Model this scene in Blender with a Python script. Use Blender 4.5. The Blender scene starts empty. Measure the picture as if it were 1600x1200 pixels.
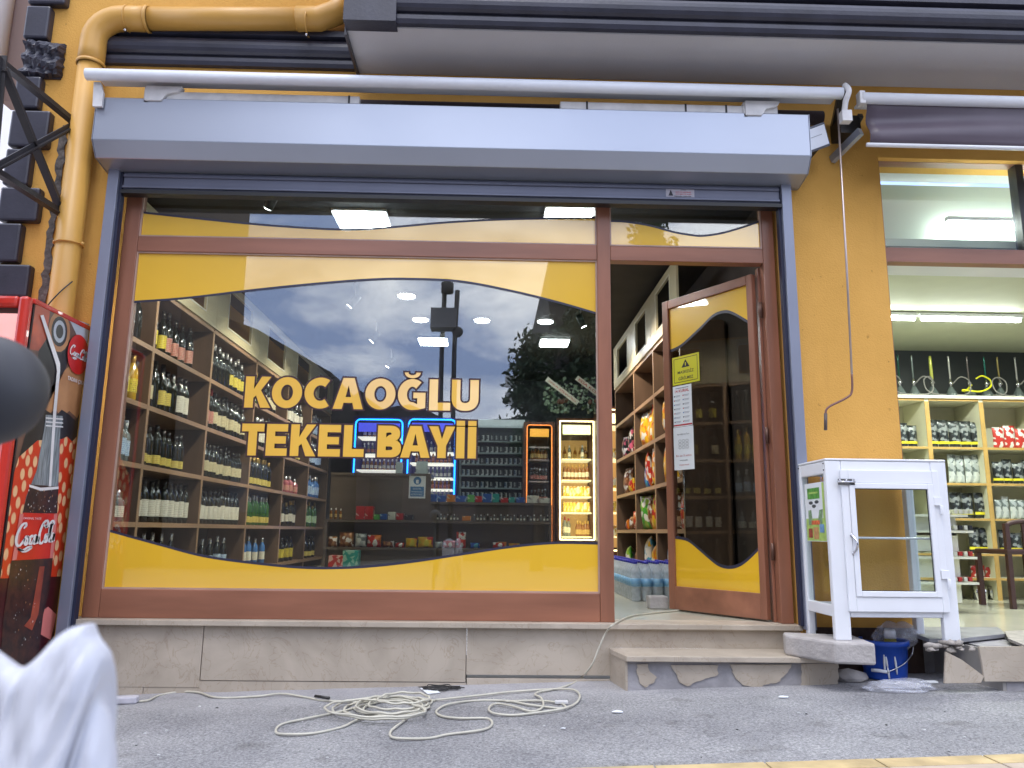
import bpy, bmesh, math, random
from mathutils import Vector, Matrix
random.seed(7)
C = bpy.context.scene.collection
SC = bpy.context.scene
R = math.radians
# ------------------------------------------------------------------ camera
CF, CP, CY, CR = 1222.36, .1867756, .0246381, .0114743     # focal in px of 1600, pitch, yaw, roll
EYE = .85
CAM = Vector((0, -4.7, EYE))
_r = Vector((math.cos(CY), -math.sin(CY), 0)); _f = Vector((math.sin(CY), math.cos(CY), 0)); _u = Vector((0, 0, 1))
FW = _f*math.cos(CP) + _u*math.sin(CP); UP = _u*math.cos(CP) - _f*math.sin(CP)
RT = _r*math.cos(CR) + UP*math.sin(CR); UP = UP*math.cos(CR) - _r*math.sin(CR)
cd = bpy.data.cameras.new('camera'); cam = bpy.data.objects.new('camera', cd); C.objects.link(cam)
cd.sensor_width = 36; cd.lens = CF/1600*36; cd.clip_end = 500; cd.clip_start = .05
cam.matrix_world = Matrix(((RT.x, UP.x, -FW.x, CAM.x), (RT.y, UP.y, -FW.y, CAM.y), (RT.z, UP.z, -FW.z, CAM.z), (0, 0, 0, 1)))
cd.dof.use_dof = True; cd.dof.focus_distance = 5.0; cd.dof.aperture_fstop = 5.0
SC.camera = cam
# ------------------------------------------------------------------ world, sun, exposure
W = bpy.data.worlds.new('World'); SC.world = W; W.use_nodes = True
nt = W.node_tree; nt.nodes.clear(); N = nt.nodes.new; Lk = nt.links.new
SUN_EL, SUN_ROT = R(66), R(200)
sky = N('ShaderNodeTexSky'); sky.sky_type = 'NISHITA'; sky.sun_disc = False; sky.sun_elevation = SUN_EL; sky.sun_rotation = SUN_ROT
b1 = N('ShaderNodeBackground'); b1.inputs[1].default_value = .10; Lk(sky.outputs[0], b1.inputs[0])
tc = N('ShaderNodeTexCoord'); mp = N('ShaderNodeMapping'); mp.inputs['Scale'].default_value = (1, 1, 2.0); mp.inputs['Location'].default_value = (.6, .2, .1)
Lk(tc.outputs['Generated'], mp.inputs[0])
n1 = N('ShaderNodeTexNoise'); n1.inputs['Scale'].default_value = 3.6; n1.inputs['Detail'].default_value = 9; n1.inputs['Roughness'].default_value = .58; n1.inputs['Distortion'].default_value = .25
Lk(mp.outputs[0], n1.inputs[0])
cr = N('ShaderNodeValToRGB'); Lk(n1.outputs[0], cr.inputs[0])
cr.color_ramp.elements[0].position = .42; cr.color_ramp.elements[0].color = (.33, .43, .73, 1)
cr.color_ramp.elements[1].position = .60; cr.color_ramp.elements[1].color = (1.36, 1.38, 1.48, 1)
b2 = N('ShaderNodeBackground'); b2.inputs[1].default_value = 2.6; Lk(cr.outputs[0], b2.inputs[0])
mx = N('ShaderNodeMixShader'); mx.inputs[0].default_value = .85; Lk(b1.outputs[0], mx.inputs[1]); Lk(b2.outputs[0], mx.inputs[2])
wo = N('ShaderNodeOutputWorld'); Lk(mx.outputs[0], wo.inputs[0])
sd = bpy.data.lights.new('sun', 'SUN'); sd.energy = 1.4; sd.angle = R(24); sd.color = (1, .96, .9)
sun = bpy.data.objects.new('sun', sd); C.objects.link(sun)
_sdir = Vector((math.sin(SUN_ROT)*math.cos(SUN_EL), math.cos(SUN_ROT)*math.cos(SUN_EL), math.sin(SUN_EL)))
sun.rotation_euler = _sdir.to_track_quat('Z', 'Y').to_euler(); sun.location = (0, -8, 12)
SC.view_settings.view_transform = 'Standard'; SC.view_settings.look = 'None'; SC.view_settings.gamma = 1
SC.view_settings.exposure = 0.16
SC.cycles.use_denoising = True; SC.cycles.transparent_max_bounces = 24; SC.cycles.max_bounces = 8
SC.cycles.caustics_reflective = False; SC.cycles.caustics_refractive = False; SC.cycles.sample_clamp_indirect = 6

# ------------------------------------------------------------------ unprojection helpers
def ray(px, py): return FW + RT*((px-800)/CF) + UP*((600-py)/CF)
def at(px, py, Y):
    d = ray(px, py); return CAM + d*((Y-CAM.y)/d.y)
def atx(px, py, X):
    d = ray(px, py); return CAM + d*((X-CAM.x)/d.x)
def atz(px, py, Z):
    d = ray(px, py); return CAM + d*((Z-CAM.z)/d.z)
def atp(px, py, p0, n):
    d = ray(px, py); return CAM + d*((p0-CAM).dot(n)/d.dot(n))
def gz(x): return .034*x                      # the street climbs gently to the right
def atg(px, py):                              # on the sloping pavement
    d = ray(px, py); n = Vector((-.034, 0, 1)); return CAM + d*((-CAM.dot(n))/d.dot(n))
def lerp(a, b, t): return a+(b-a)*t
# ------------------------------------------------------------------ materials
def S(r, g, b):
    f = lambda c: (c/255/12.92) if c/255 <= .04045 else ((c/255+.055)/1.055)**2.4
    return (f(r), f(g), f(b))
def newmat(name):
    m = bpy.data.materials.new(name); m.use_nodes = True; t = m.node_tree
    return m, t, t.nodes['Principled BSDF']
_mc = {}
def mat(name, col, rough=.5, metal=0, var=.12, scale=6, bump=0, bscale=60, spec=.5, emit=0, ecol=None, alpha=1, stretch=(1, 1, 1), col2=None, coat=0, trans=0, detail=4):
    if name in _mc: return _mc[name]
    m, t, p = newmat(name); L = t.links.new
    c = tuple(col)+(1,); p.inputs['Roughness'].default_value = rough; p.inputs['Metallic'].default_value = metal
    p.inputs['Specular IOR Level'].default_value = spec; p.inputs['Coat Weight'].default_value = coat; p.inputs['Coat Roughness'].default_value = .01; p.inputs['Coat IOR'].default_value = 1.9 if coat == 1 else 1.5
    if trans: p.inputs['Transmission Weight'].default_value = trans
    tcn = t.nodes.new('ShaderNodeTexCoord'); mpn = t.nodes.new('ShaderNodeMapping'); mpn.inputs['Scale'].default_value = stretch
    L(tcn.outputs['Object'], mpn.inputs[0])
    nz = t.nodes.new('ShaderNodeTexNoise'); nz.inputs['Scale'].default_value = scale; nz.inputs['Detail'].default_value = detail; L(mpn.outputs[0], nz.inputs[0])
    rp = t.nodes.new('ShaderNodeValToRGB'); L(nz.outputs[0], rp.inputs[0])
    rp.color_ramp.elements[0].position = .3; rp.color_ramp.elements[1].position = .7
    a = col2 if col2 else tuple(x*(1-var) for x in col)
    b = col if col2 else tuple(min(1, x*(1+var)) for x in col)
    rp.color_ramp.elements[0].color = tuple(a)+(1,); rp.color_ramp.elements[1].color = tuple(b)+(1,)
    L(rp.outputs[0], p.inputs['Base Color'])
    if emit:
        p.inputs['Emission Color'].default_value = tuple(ecol or col)+(1,); p.inputs['Emission Strength'].default_value = emit
    if alpha < 1: p.inputs['Alpha'].default_value = alpha
    if bump:
        nb = t.nodes.new('ShaderNodeTexNoise'); nb.inputs['Scale'].default_value = bscale; nb.inputs['Detail'].default_value = 3; L(mpn.outputs[0], nb.inputs[0])
        bp = t.nodes.new('ShaderNodeBump'); bp.inputs['Strength'].default_value = bump; bp.inputs['Distance'].default_value = .01; L(nb.outputs[0], bp.inputs['Height']); L(bp.outputs[0], p.inputs['Normal'])
    _mc[name] = m; return m
def glassmat(name, ior=1.6, tint=(.93, .97, .95)):
    m = bpy.data.materials.new(name); m.use_nodes = True; t = m.node_tree; t.nodes.clear(); L = t.links.new
    tr = t.nodes.new('ShaderNodeBsdfTransparent'); tr.inputs[0].default_value = tint+(1,)
    gl = t.nodes.new('ShaderNodeBsdfGlossy'); gl.inputs['Roughness'].default_value = .004
    fr = t.nodes.new('ShaderNodeFresnel'); fr.inputs[0].default_value = ior
    mxn = t.nodes.new('ShaderNodeMixShader'); o = t.nodes.new('ShaderNodeOutputMaterial')
    # faint waviness of real panes
    tcn = t.nodes.new('ShaderNodeTexCoord'); nz = t.nodes.new('ShaderNodeTexNoise'); nz.inputs['Scale'].default_value = 1.3; nz.inputs['Detail'].default_value = 0
    bp = t.nodes.new('ShaderNodeBump'); bp.inputs['Strength'].default_value = .05; bp.inputs['Distance'].default_value = .05
    L(tcn.outputs['Object'], nz.inputs[0]); L(nz.outputs[0], bp.inputs['Height']); L(bp.outputs[0], gl.inputs['Normal'])
    ge = t.nodes.new('ShaderNodeNewGeometry'); mr = t.nodes.new('ShaderNodeMapRange'); mr.inputs[3].default_value = ior; mr.inputs[4].default_value = 1/ior
    L(ge.outputs['Backfacing'], mr.inputs[0]); L(mr.outputs[0], fr.inputs[0])
    L(fr.outputs[0], mxn.inputs[0]); L(tr.outputs[0], mxn.inputs[1]); L(gl.outputs[0], mxn.inputs[2]); L(mxn.outputs[0], o.inputs[0])
    return m
GLASS = glassmat('window_glass', 2.25)
DGLASS = glassmat('door_pane_glass', 1.5, (.80, .82, .80)); CLEAR = glassmat('clear_glass', 1.35, (.95, .98, .97))
PLASTIC = glassmat('clear_plastic', 1.5, (.86, .9, .93))
def _orange(t, p, N, L):
    tcn = N('ShaderNodeTexCoord'); nz = N('ShaderNodeTexNoise'); nz.inputs['Scale'].default_value = 1.5; nz.inputs['Detail'].default_value = 8; nz.inputs['Roughness'].default_value = .6; L(tcn.outputs['Object'], nz.inputs[0])
    rp = N('ShaderNodeValToRGB'); L(nz.outputs[0], rp.inputs[0]); e = rp.color_ramp.elements; e[0].position = .3; e[0].color = (.57, .31, .07, 1); e[1].position = .7; e[1].color = (.68, .375, .095, 1)
    mpn = N('ShaderNodeMapping'); mpn.inputs['Scale'].default_value = (5, 5, .8); L(tcn.outputs['Object'], mpn.inputs[0]); n2 = N('ShaderNodeTexNoise'); n2.inputs['Scale'].default_value = 1.6; n2.inputs['Detail'].default_value = 6; L(mpn.outputs[0], n2.inputs[0])
    r2 = N('ShaderNodeValToRGB'); L(n2.outputs[0], r2.inputs[0]); f = r2.color_ramp.elements; f[0].position = .25; f[0].color = (.90, .89, .88, 1); f[1].position = .42; f[1].color = (1, 1, 1, 1)
    v = N('ShaderNodeTexNoise'); v.inputs['Scale'].default_value = 26; v.inputs['Detail'].default_value = 2; L(tcn.outputs['Object'], v.inputs[0]); r3 = N('ShaderNodeValToRGB'); L(v.outputs[0], r3.inputs[0]); g = r3.color_ramp.elements; g[0].position = .22; g[0].color = (.6, .55, .5, 1); g[1].position = .27; g[1].color = (1, 1, 1, 1)
    mm = N('ShaderNodeMix'); mm.data_type = 'RGBA'; mm.blend_type = 'MULTIPLY'; mm.inputs[0].default_value = .8; L(rp.outputs[0], mm.inputs[6]); L(r2.outputs[0], mm.inputs[7])
    m3 = N('ShaderNodeMix'); m3.data_type = 'RGBA'; m3.blend_type = 'MULTIPLY'; m3.inputs[0].default_value = .8; L(mm.outputs[2], m3.inputs[6]); L(r3.outputs[0], m3.inputs[7])
    L(m3.outputs[2], p.inputs['Base Color']); p.inputs['Roughness'].default_value = .85; p.inputs['Specular IOR Level'].default_value = .2
    nb = N('ShaderNodeTexNoise'); nb.inputs['Scale'].default_value = 120; nb.inputs['Detail'].default_value = 3; L(tcn.outputs['Object'], nb.inputs[0]); bp = N('ShaderNodeBump'); bp.inputs['Strength'].default_value = .35; bp.inputs['Distance'].default_value = .01; L(nb.outputs[0], bp.inputs['Height']); L(bp.outputs[0], p.inputs['Normal'])
ORANGE = None
PIPE = mat('painted_pipe', (.56, .305, .065), .42, var=.06, scale=3, bump=.05, bscale=30)
NAVY = mat('dark_moulding_paint', (.030, .030, .045), .38, var=.25, scale=5, bump=.12, bscale=50)
SOFFIT = mat('grey_soffit_render', (.52, .51, .52), .9, var=.06, scale=1.2, bump=.15, bscale=90)
STEEL = mat('shutter_sheet_metal', (.37, .40, .465), .34, metal=.62, var=.04, scale=1.2, spec=.5)
STEELD = mat('shutter_slat_metal', (.13, .14, .19), .4, metal=.3, var=.08, scale=2)
RAIL = mat('guide_rail_metal', (.23, .25, .32), .38, metal=.3, var=.05, scale=3)
RAILD = mat('guide_rail_shade', (.015, .018, .045), .6)  # shade on the rail's inner side, put into a dark navy strip
WHITE = mat('white_aluminium', (.76, .78, .82), .32, var=.03, scale=4)
WHITED = mat('weathered_white_metal', (.62, .61, .60), .45, var=.16, scale=9, bump=.1)
WOOD = mat('mahogany_laminate', (.27, .112, .066), .32, var=.26, scale=7, stretch=(1, 1, .14), bump=.06, bscale=40)
WOODH = mat('mahogany_laminate_rail', (.27, .112, .066), .32, var=.26, scale=7, stretch=(.14, 1, 1), bump=.06, bscale=40)
OAKE = mat('shelf_oak_lit_edge', (.32, .20, .12), .4, var=.2, scale=6, stretch=(1, .2, .2))  # lit copy of the oak: light on front edges put into the colour
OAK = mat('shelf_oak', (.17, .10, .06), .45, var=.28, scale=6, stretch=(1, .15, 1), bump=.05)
OAKV = mat('shelf_oak_upright', (.11, .068, .045), .45, var=.28, scale=6, stretch=(1, 1, .15), bump=.05)  # darker copy for the bay sides, their shade put into the colour
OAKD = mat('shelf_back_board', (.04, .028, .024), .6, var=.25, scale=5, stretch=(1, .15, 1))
HEADER = mat('shelf_header_board', (.50, .45, .30), .35, var=.14, scale=4, stretch=(1, .2, 1))
DARK = mat('dark_ceiling', (.022, .019, .018), .8, var=.3, scale=3)
DARKW = mat('dark_interior_wall', (.05, .036, .03), .7, var=.2, scale=3)
FLOORT = mat('cream_floor_tile', (.56, .55, .45), .14, var=.06, scale=3)
COUNTER = mat('counter_walnut', (.105, .078, .062), .4, var=.22, scale=5, stretch=(.12, 1, 1), bump=.04)
BLACK = mat('black_plastic', (.012, .012, .013), .4)
IRON = mat('black_painted_steel', (.022, .02, .022), .45, var=.3, scale=8, bump=.1)
CHROME = mat('chrome', (.6, .6, .62), .15, metal=1, var=.02)
YFILM = mat('yellow_vinyl', (.80, .47, .022), .30, var=.03, scale=1.2, coat=1)
NFILM = mat('navy_vinyl', (.03, .03, .055), .35)
LETY = mat('letter_yellow_vinyl', (.86, .50, .06), .3, var=.04, scale=2, coat=1)
LETB = mat('letter_brown_vinyl', (.045, .018, .022), .4)
PAPER = mat('white_paper', (.72, .75, .78), .6, var=.03)
INKB = mat('black_ink', (.02, .02, .025), .6); INKR = mat('red_ink', (.45, .02, .03), .6); INKBL = mat('blue_ink', (.03, .12, .35), .6)
LAMP = mat('lamp_diffuser', (1, 1, 1), .5, emit=42, ecol=(.93, .98, 1))
TUBE = mat('tube_light', (1, 1, 1), .5, emit=30, ecol=(.93, 1, .95))
def shade(name, build):                       # custom node materials
    m, t, p = newmat(name); build(t, p, t.nodes.new, t.links.new); return m
def _marble(t, p, N, L):
    tcn = N('ShaderNodeTexCoord'); nz = N('ShaderNodeTexNoise'); nz.inputs['Scale'].default_value = 3; nz.inputs['Detail'].default_value = 8; nz.inputs['Distortion'].default_value = 1.2
    L(tcn.outputs['Object'], nz.inputs[0]); rp = N('ShaderNodeValToRGB'); L(nz.outputs[0], rp.inputs[0])
    e = rp.color_ramp.elements; e[0].position = .3; e[0].color = (.37, .315, .25, 1); e[1].position = .65; e[1].color = (.49, .425, .345, 1)
    n2 = N('ShaderNodeTexNoise'); n2.inputs['Scale'].default_value = 5; n2.inputs['Detail'].default_value = 9; n2.inputs['Distortion'].default_value = 2.5; L(tcn.outputs['Object'], n2.inputs[0])
    r2 = N('ShaderNodeValToRGB'); L(n2.outputs[0], r2.inputs[0]); f = r2.color_ramp.elements
    f[0].position = .485; f[0].color = (1, 1, 1, 1); f[1].position = .5; f[1].color = (.80, .74, .68, 1); g = f.new(.515); g.color = (1, 1, 1, 1)
    mm = N('ShaderNodeMix'); mm.data_type = 'RGBA'; mm.blend_type = 'MULTIPLY'; mm.inputs[0].default_value = .8; L(rp.outputs[0], mm.inputs[6]); L(r2.outputs[0], mm.inputs[7])
    L(mm.outputs[2], p.inputs['Base Color']); p.inputs['Roughness'].default_value = .42
    bp = N('ShaderNodeBump'); bp.inputs['Strength'].default_value = .08; L(n2.outputs[0], bp.inputs['Height']); L(bp.outputs[0], p.inputs['Normal'])
MARBLE = shade('beige_marble', _marble); ORANGE = shade('orange_render', _orange)
def _asph(t, p, N, L):
    tcn = N('ShaderNodeTexCoord'); nz = N('ShaderNodeTexNoise'); nz.inputs['Scale'].default_value = 85; nz.inputs['Detail'].default_value = 6; nz.inputs['Roughness'].default_value = .75; L(tcn.outputs['Object'], nz.inputs[0])
    rp = N('ShaderNodeValToRGB'); L(nz.outputs[0], rp.inputs[0]); e = rp.color_ramp.elements
    e[0].position = .35; e[0].color = (.11, .112, .118, 1); e[1].position = .66; e[1].color = (.43, .425, .42, 1)
    g = N('ShaderNodeTexNoise'); g.inputs['Scale'].default_value = 1.7; g.inputs['Detail'].default_value = 6; L(tcn.outputs['Object'], g.inputs[0])
    r2 = N('ShaderNodeValToRGB'); L(g.outputs[0], r2.inputs[0]); f = r2.color_ramp.elements; f[0].position = .3; f[0].color = (.66, .66, .69, 1); f[1].position = .7; f[1].color = (1.1, 1.1, 1.1, 1)
    mm = N('ShaderNodeMix'); mm.data_type = 'RGBA'; mm.blend_type = 'MULTIPLY'; mm.inputs[0].default_value = 1; L(rp.outputs[0], mm.inputs[6]); L(r2.outputs[0], mm.inputs[7])
    v = N('ShaderNodeTexVoronoi'); v.inputs['Scale'].default_value = 75; L(tcn.outputs['Object'], v.inputs[0])
    r3 = N('ShaderNodeValToRGB'); L(v.outputs[0], r3.inputs[0]); h = r3.color_ramp.elements; h[0].position = .10; h[0].color = (.55, .55, .56, 1); h[1].position = .2; h[1].color = (0, 0, 0, 1)
    m3 = N('ShaderNodeMix'); m3.data_type = 'RGBA'; m3.blend_type = 'ADD'; m3.inputs[0].default_value = .3; L(mm.outputs[2], m3.inputs[6]); L(r3.outputs[0], m3.inputs[7])
    vc = N('ShaderNodeTexVoronoi'); vc.feature = 'DISTANCE_TO_EDGE'; vc.inputs['Scale'].default_value = .8; nv_ = N('ShaderNodeTexNoise'); nv_.inputs['Scale'].default_value = 3; nv_.inputs['Detail'].default_value = 6; L(tcn.outputs['Object'], nv_.inputs[0])
    va = N('ShaderNodeVectorMath'); va.operation = 'MULTIPLY_ADD'; va.inputs[1].default_value = (.5, .5, .5); L(nv_.outputs['Color'], va.inputs[0]); L(tcn.outputs['Object'], va.inputs[2]); L(va.outputs[0], vc.inputs[0])
    rc = N('ShaderNodeValToRGB'); L(vc.outputs['Distance'], rc.inputs[0]); q = rc.color_ramp.elements; q[0].position = .0; q[0].color = (.45, .45, .45, 1); q[1].position = .006; q[1].color = (1, 1, 1, 1)
    mk = N('ShaderNodeMix'); mk.data_type = 'RGBA'; mk.blend_type = 'MULTIPLY'; mk.inputs[0].default_value = .55; L(m3.outputs[2], mk.inputs[6]); L(rc.outputs[0], mk.inputs[7])
    gs = N('ShaderNodeTexNoise'); gs.inputs['Scale'].default_value = 4.5; gs.inputs['Detail'].default_value = 3; L(tcn.outputs['Object'], gs.inputs[0]); rg = N('ShaderNodeValToRGB'); L(gs.outputs[0], rg.inputs[0]); q = rg.color_ramp.elements; q[0].position = .28; q[0].color = (.68, .67, .66, 1); q[1].position = .38; q[1].color = (1, 1, 1, 1)
    mk2 = N('ShaderNodeMix'); mk2.data_type = 'RGBA'; mk2.blend_type = 'MULTIPLY'; mk2.inputs[0].default_value = .9; L(mk.outputs[2], mk2.inputs[6]); L(rg.outputs[0], mk2.inputs[7]); m3 = mk2
    # cement smears close to the shop plinth, a band with an uneven edge
    sx = N('ShaderNodeSeparateXYZ'); L(tcn.outputs['Object'], sx.inputs[0])
    mr = N('ShaderNodeMapRange'); mr.inputs[1].default_value = -.62; mr.inputs[2].default_value = -.12; L(sx.outputs[1], mr.inputs[0])
    mu = N('ShaderNodeMath'); mu.operation = 'MULTIPLY'; g2 = N('ShaderNodeTexNoise'); g2.inputs['Scale'].default_value = 3.2; g2.inputs['Detail'].default_value = 5; L(tcn.outputs['Object'], g2.inputs[0]); L(mr.outputs[0], mu.inputs[0]); L(g2.outputs[0], mu.inputs[1])
    m4 = N('ShaderNodeMix'); m4.data_type = 'RGBA'; L(mu.outputs[0], m4.inputs[0]); L(m3.outputs[2], m4.inputs[6]); m4.inputs[7].default_value = (.42, .41, .43, 1)
    L(m4.outputs[2], p.inputs['Base Color']); p.inputs['Roughness'].default_value = .85
    bp = N('ShaderNodeBump'); bp.inputs['Strength'].default_value = .7; bp.inputs['Distance'].default_value = .004; L(nz.outputs[0], bp.inputs['Height']); L(bp.outputs[0], p.inputs['Normal'])
ASPHALT = shade('worn_asphalt', _asph)
# ------------------------------------------------------------------ mesh builder
ORG = {}
class MB:
    def __init__(s): s.v = []; s.f = []; s.m = []; s.sm = []
    def add(s, vs, fs, m=0, smooth=False):
        o = len(s.v); s.v += [Vector(v) for v in vs]
        for f in fs: s.f.append([i+o for i in f]); s.m.append(m); s.sm.append(smooth)
        return s
    def box(s, x0, x1, y0, y1, z0, z1, m=0, M=None):
        if x0 > x1: x0, x1 = x1, x0
        if y0 > y1: y0, y1 = y1, y0
        if z0 > z1: z0, z1 = z1, z0
        vs = [Vector((x, y, z)) for z in (z0, z1) for x, y in ((x0, y0), (x1, y0), (x1, y1), (x0, y1))]
        if M: vs = [M @ v for v in vs]
        return s.add(vs, [(0, 3, 2, 1), (4, 5, 6, 7), (0, 1, 5, 4), (1, 2, 6, 5), (2, 3, 7, 6), (3, 0, 4, 7)], m)
    def bar(s, a, b, w, h=None, m=0, up=Vector((0, 0, 1))):      # rectangular bar between two points
        a, b = Vector(a), Vector(b); h = h or w; d = (b-a).normalized()
        if abs(d.dot(up)) > .95: up = Vector((1, 0, 0))
        r = d.cross(up).normalized(); u = r.cross(d)
        vs = [p+r*(sx*w/2)+u*(sz*h/2) for p in (a, b) for sx, sz in ((-1, -1), (1, -1), (1, 1), (-1, 1))]
        return s.add(vs, [(0, 1, 2, 3), (7, 6, 5, 4), (0, 4, 5, 1), (1, 5, 6, 2), (2, 6, 7, 3), (3, 7, 4, 0)], m)
    def tube(s, pts, r, seg=8, m=0, cap=True, closed=False):
        pts = [Vector(p) for p in pts]; n = len(pts); vs = []; u = None
        rr = r if isinstance(r, (list, tuple)) else [r]*n
        for i, p in enumerate(pts):
            if closed: d = pts[(i+1) % n]-pts[i-1]
            else: d = pts[min(i+1, n-1)]-pts[max(i-1, 0)]
            d = d.normalized() if d.length > 1e-9 else Vector((0, 0, 1))
            if u is None: u = d.orthogonal().normalized()
            u = (u-d*u.dot(d)); u = u.normalized() if u.length > 1e-6 else d.orthogonal().normalized()
            w = d.cross(u)
            for k in range(seg):
                a = 2*math.pi*k/seg; vs.append(p+(u*math.cos(a)+w*math.sin(a))*rr[i])
        fs = []
        for i in range(n if closed else n-1):
            j = (i+1) % n
            for k in range(seg): fs.append((i*seg+k, i*seg+(k+1) % seg, j*seg+(k+1) % seg, j*seg+k))
        if cap and not closed: fs += [tuple(range(seg-1, -1, -1)), tuple((n-1)*seg+k for k in range(seg))]
        return s.add(vs, fs, m, True)
    def lathe(s, prof, seg=14, c=(0, 0, 0), m=0, a0=0, a1=2*math.pi, M=None, flat=False):
        c = Vector(c); vs = []; full = abs(a1-a0-2*math.pi) < 1e-6; k_n = seg if full else seg+1
        for r, z in prof:
            for k in range(k_n):
                a = a0+(a1-a0)*k/seg; vs.append(Vector((r*math.cos(a), r*math.sin(a), z)))
        if M: vs = [M @ v for v in vs]
        vs = [v+c for v in vs]; fs = []
        for i in range(len(prof)-1):
            for k in range(seg):
                k2 = (k+1) % k_n; fs.append((i*k_n+k, i*k_n+k2, (i+1)*k_n+k2, (i+1)*k_n+k))
        if full and prof[0][0] > 0: fs.append(tuple(range(k_n-1, -1, -1)))
        if full and prof[-1][0] > 0: fs.append(tuple((len(prof)-1)*k_n+k for k in range(k_n)))
        return s.add(vs, fs, m, not flat)
    def ext(s, pts, d, m=0):                    # polygon (list of 3d points) extruded by vector d
        pts = [Vector(p) for p in pts]; d = Vector(d); n = len(pts)
        vs = pts+[p+d for p in pts]
        return s.add(vs, [tuple(range(n-1, -1, -1)), tuple(range(n, 2*n))]+[(i, (i+1) % n, n+(i+1) % n, n+i) for i in range(n)], m)
    def strip(s, top, bot, d, m=0):              # band between two polylines, extruded
        n = len(top); d = Vector(d); T = [Vector(p) for p in top]; B = [Vector(p) for p in bot]
        vs = T+B+[p+d for p in T]+[p+d for p in B]; fs = []
        for i in range(n-1):
            fs += [(i, i+1, n+i+1, n+i), (2*n+i, 3*n+i, 3*n+i+1, 2*n+i+1), (i, 2*n+i, 2*n+i+1, i+1), (n+i, n+i+1, 3*n+i+1, 3*n+i)]
        fs += [(0, n, 3*n, 2*n), (n-1, 3*n-1, 4*n-1, 2*n-1)]
        return s.add(vs, fs, m)
    def mesh(s, me, M, m=0):
        return s.add([M @ v.co for v in me.vertices], [tuple(p.vertices) for p in me.polygons], m)
    def blob(s, c, r, sub=2, noise=.0, m=0, sq=(1, 1, 1)):
        bm = bmesh.new(); bmesh.ops.create_icosphere(bm, subdivisions=sub, radius=1); c = Vector(c)
        vs = []
        for v in bm.verts:
            k = 1+random.uniform(-noise, noise); vs.append(c+Vector((v.co.x*r*sq[0]*k, v.co.y*r*sq[1]*k, v.co.z*r*sq[2]*k)))
        fs = [tuple(v.index for v in f.verts) for f in bm.faces]; bm.free()
        return s.add(vs, fs, m, True)
    def build(s, name, mats, parent=None, bevel=0, sub=0, org=None):
        if not isinstance(mats, (list, tuple)): mats = [mats]
        o0 = ORG[parent.name] if parent else (Vector(org) if org else None)
        if o0 is None: o0 = Vector((0, 0, 0)) if not s.v else sum(s.v, Vector())/len(s.v); o0 = Vector((o0.x, o0.y, min(v.z for v in s.v)))
        me = bpy.data.meshes.new(name); me.from_pydata([v-o0 for v in s.v], [], s.f); me.update()
        for mm in mats: me.materials.append(mm)
        for p, i, sm in zip(me.polygons, s.m, s.sm): p.material_index = i; p.use_smooth = sm
        bm = bmesh.new(); bm.from_mesh(me); bmesh.ops.recalc_face_normals(bm, faces=bm.faces); bm.to_mesh(me); bm.free()
        o = bpy.data.objects.new(name, me); C.objects.link(o)
        if parent: o.parent = parent
        else: o.location = o0
        ORG[o.name] = o0
        if bevel:
            b = o.modifiers.new('b', 'BEVEL'); b.width = bevel; b.segments = 2; b.limit_method = 'ANGLE'
        if sub:
            b = o.modifiers.new('s', 'SUBSURF'); b.levels = sub; b.render_levels = sub
        return o
def tag(o, label, cat, group=None):
    o['label'] = label; o['category'] = cat
    if group: o['group'] = group
    return o
def struct(o, kind='structure'): o['kind'] = kind; return o
def thing(name, label, cat, loc, group=None):
    o = bpy.data.objects.new(name, None); C.objects.link(o); o.location = loc; o.empty_display_size = .05
    ORG[o.name] = Vector(loc); return tag(o, label, cat, group)
def dup(root, loc, rotz=0, label=None, group=None, sc=1):
    r = root.copy(); C.objects.link(r); r.location = loc; r.rotation_euler = (0, 0, rotz); r.scale = (sc, sc, sc)
    if label: r['label'] = label
    if group: r['group'] = group
    for ch in list(root.children):
        c = ch.copy(); C.objects.link(c); c.parent = r
        for g in list(ch.children):
            d = g.copy(); C.objects.link(d); d.parent = c
    return r
# ---- text and glyph helpers
def curve_mesh(cu):
    ob = bpy.data.objects.new('tmp', cu); C.objects.link(ob); dg = bpy.context.evaluated_depsgraph_get()
    me = bpy.data.meshes.new_from_object(ob.evaluated_get(dg)); bpy.data.objects.remove(ob); return me
_tx = {}
def textmesh(s, bold=0.0, ext=0.0):
    k = (s, bold)
    if k not in _tx:
        cu = bpy.data.curves.new('t', 'FONT'); cu.body = s; cu.size = 1; cu.offset = bold; cu.align_x = 'CENTER'; cu.align_y = 'CENTER'; cu.resolution_u = 3
        _tx[k] = curve_mesh(cu)
    return _tx[k]
def put_text(mb, s, c, u, v, h, w=None, m=0, bold=.012, lift=.001):
    """text centred at c, reading along u, up along v, height of line h, optional width"""
    me = textmesh(s, bold); xs = [q.co.x for q in me.vertices]; ys = [q.co.y for q in me.vertices]
    if not xs: return
    W0 = max(xs)-min(xs); H0 = max(ys)-min(ys); cx = (max(xs)+min(xs))/2; cy = (max(ys)+min(ys))/2
    sy = h/H0; sx = (w/W0) if w else sy; u = Vector(u).normalized(); v = Vector(v).normalized(); n = u.cross(v)
    M = Matrix(((u.x*sx, v.x*sy, n.x, 0), (u.y*sx, v.y*sy, n.y, 0), (u.z*sx, v.z*sy, n.z, 0), (0, 0, 0, 1)))
    T = Matrix.Translation(Vector(c)+n*lift) @ M @ Matrix.Translation((-cx, -cy, 0))
    mb.mesh(me, T, m)
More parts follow.
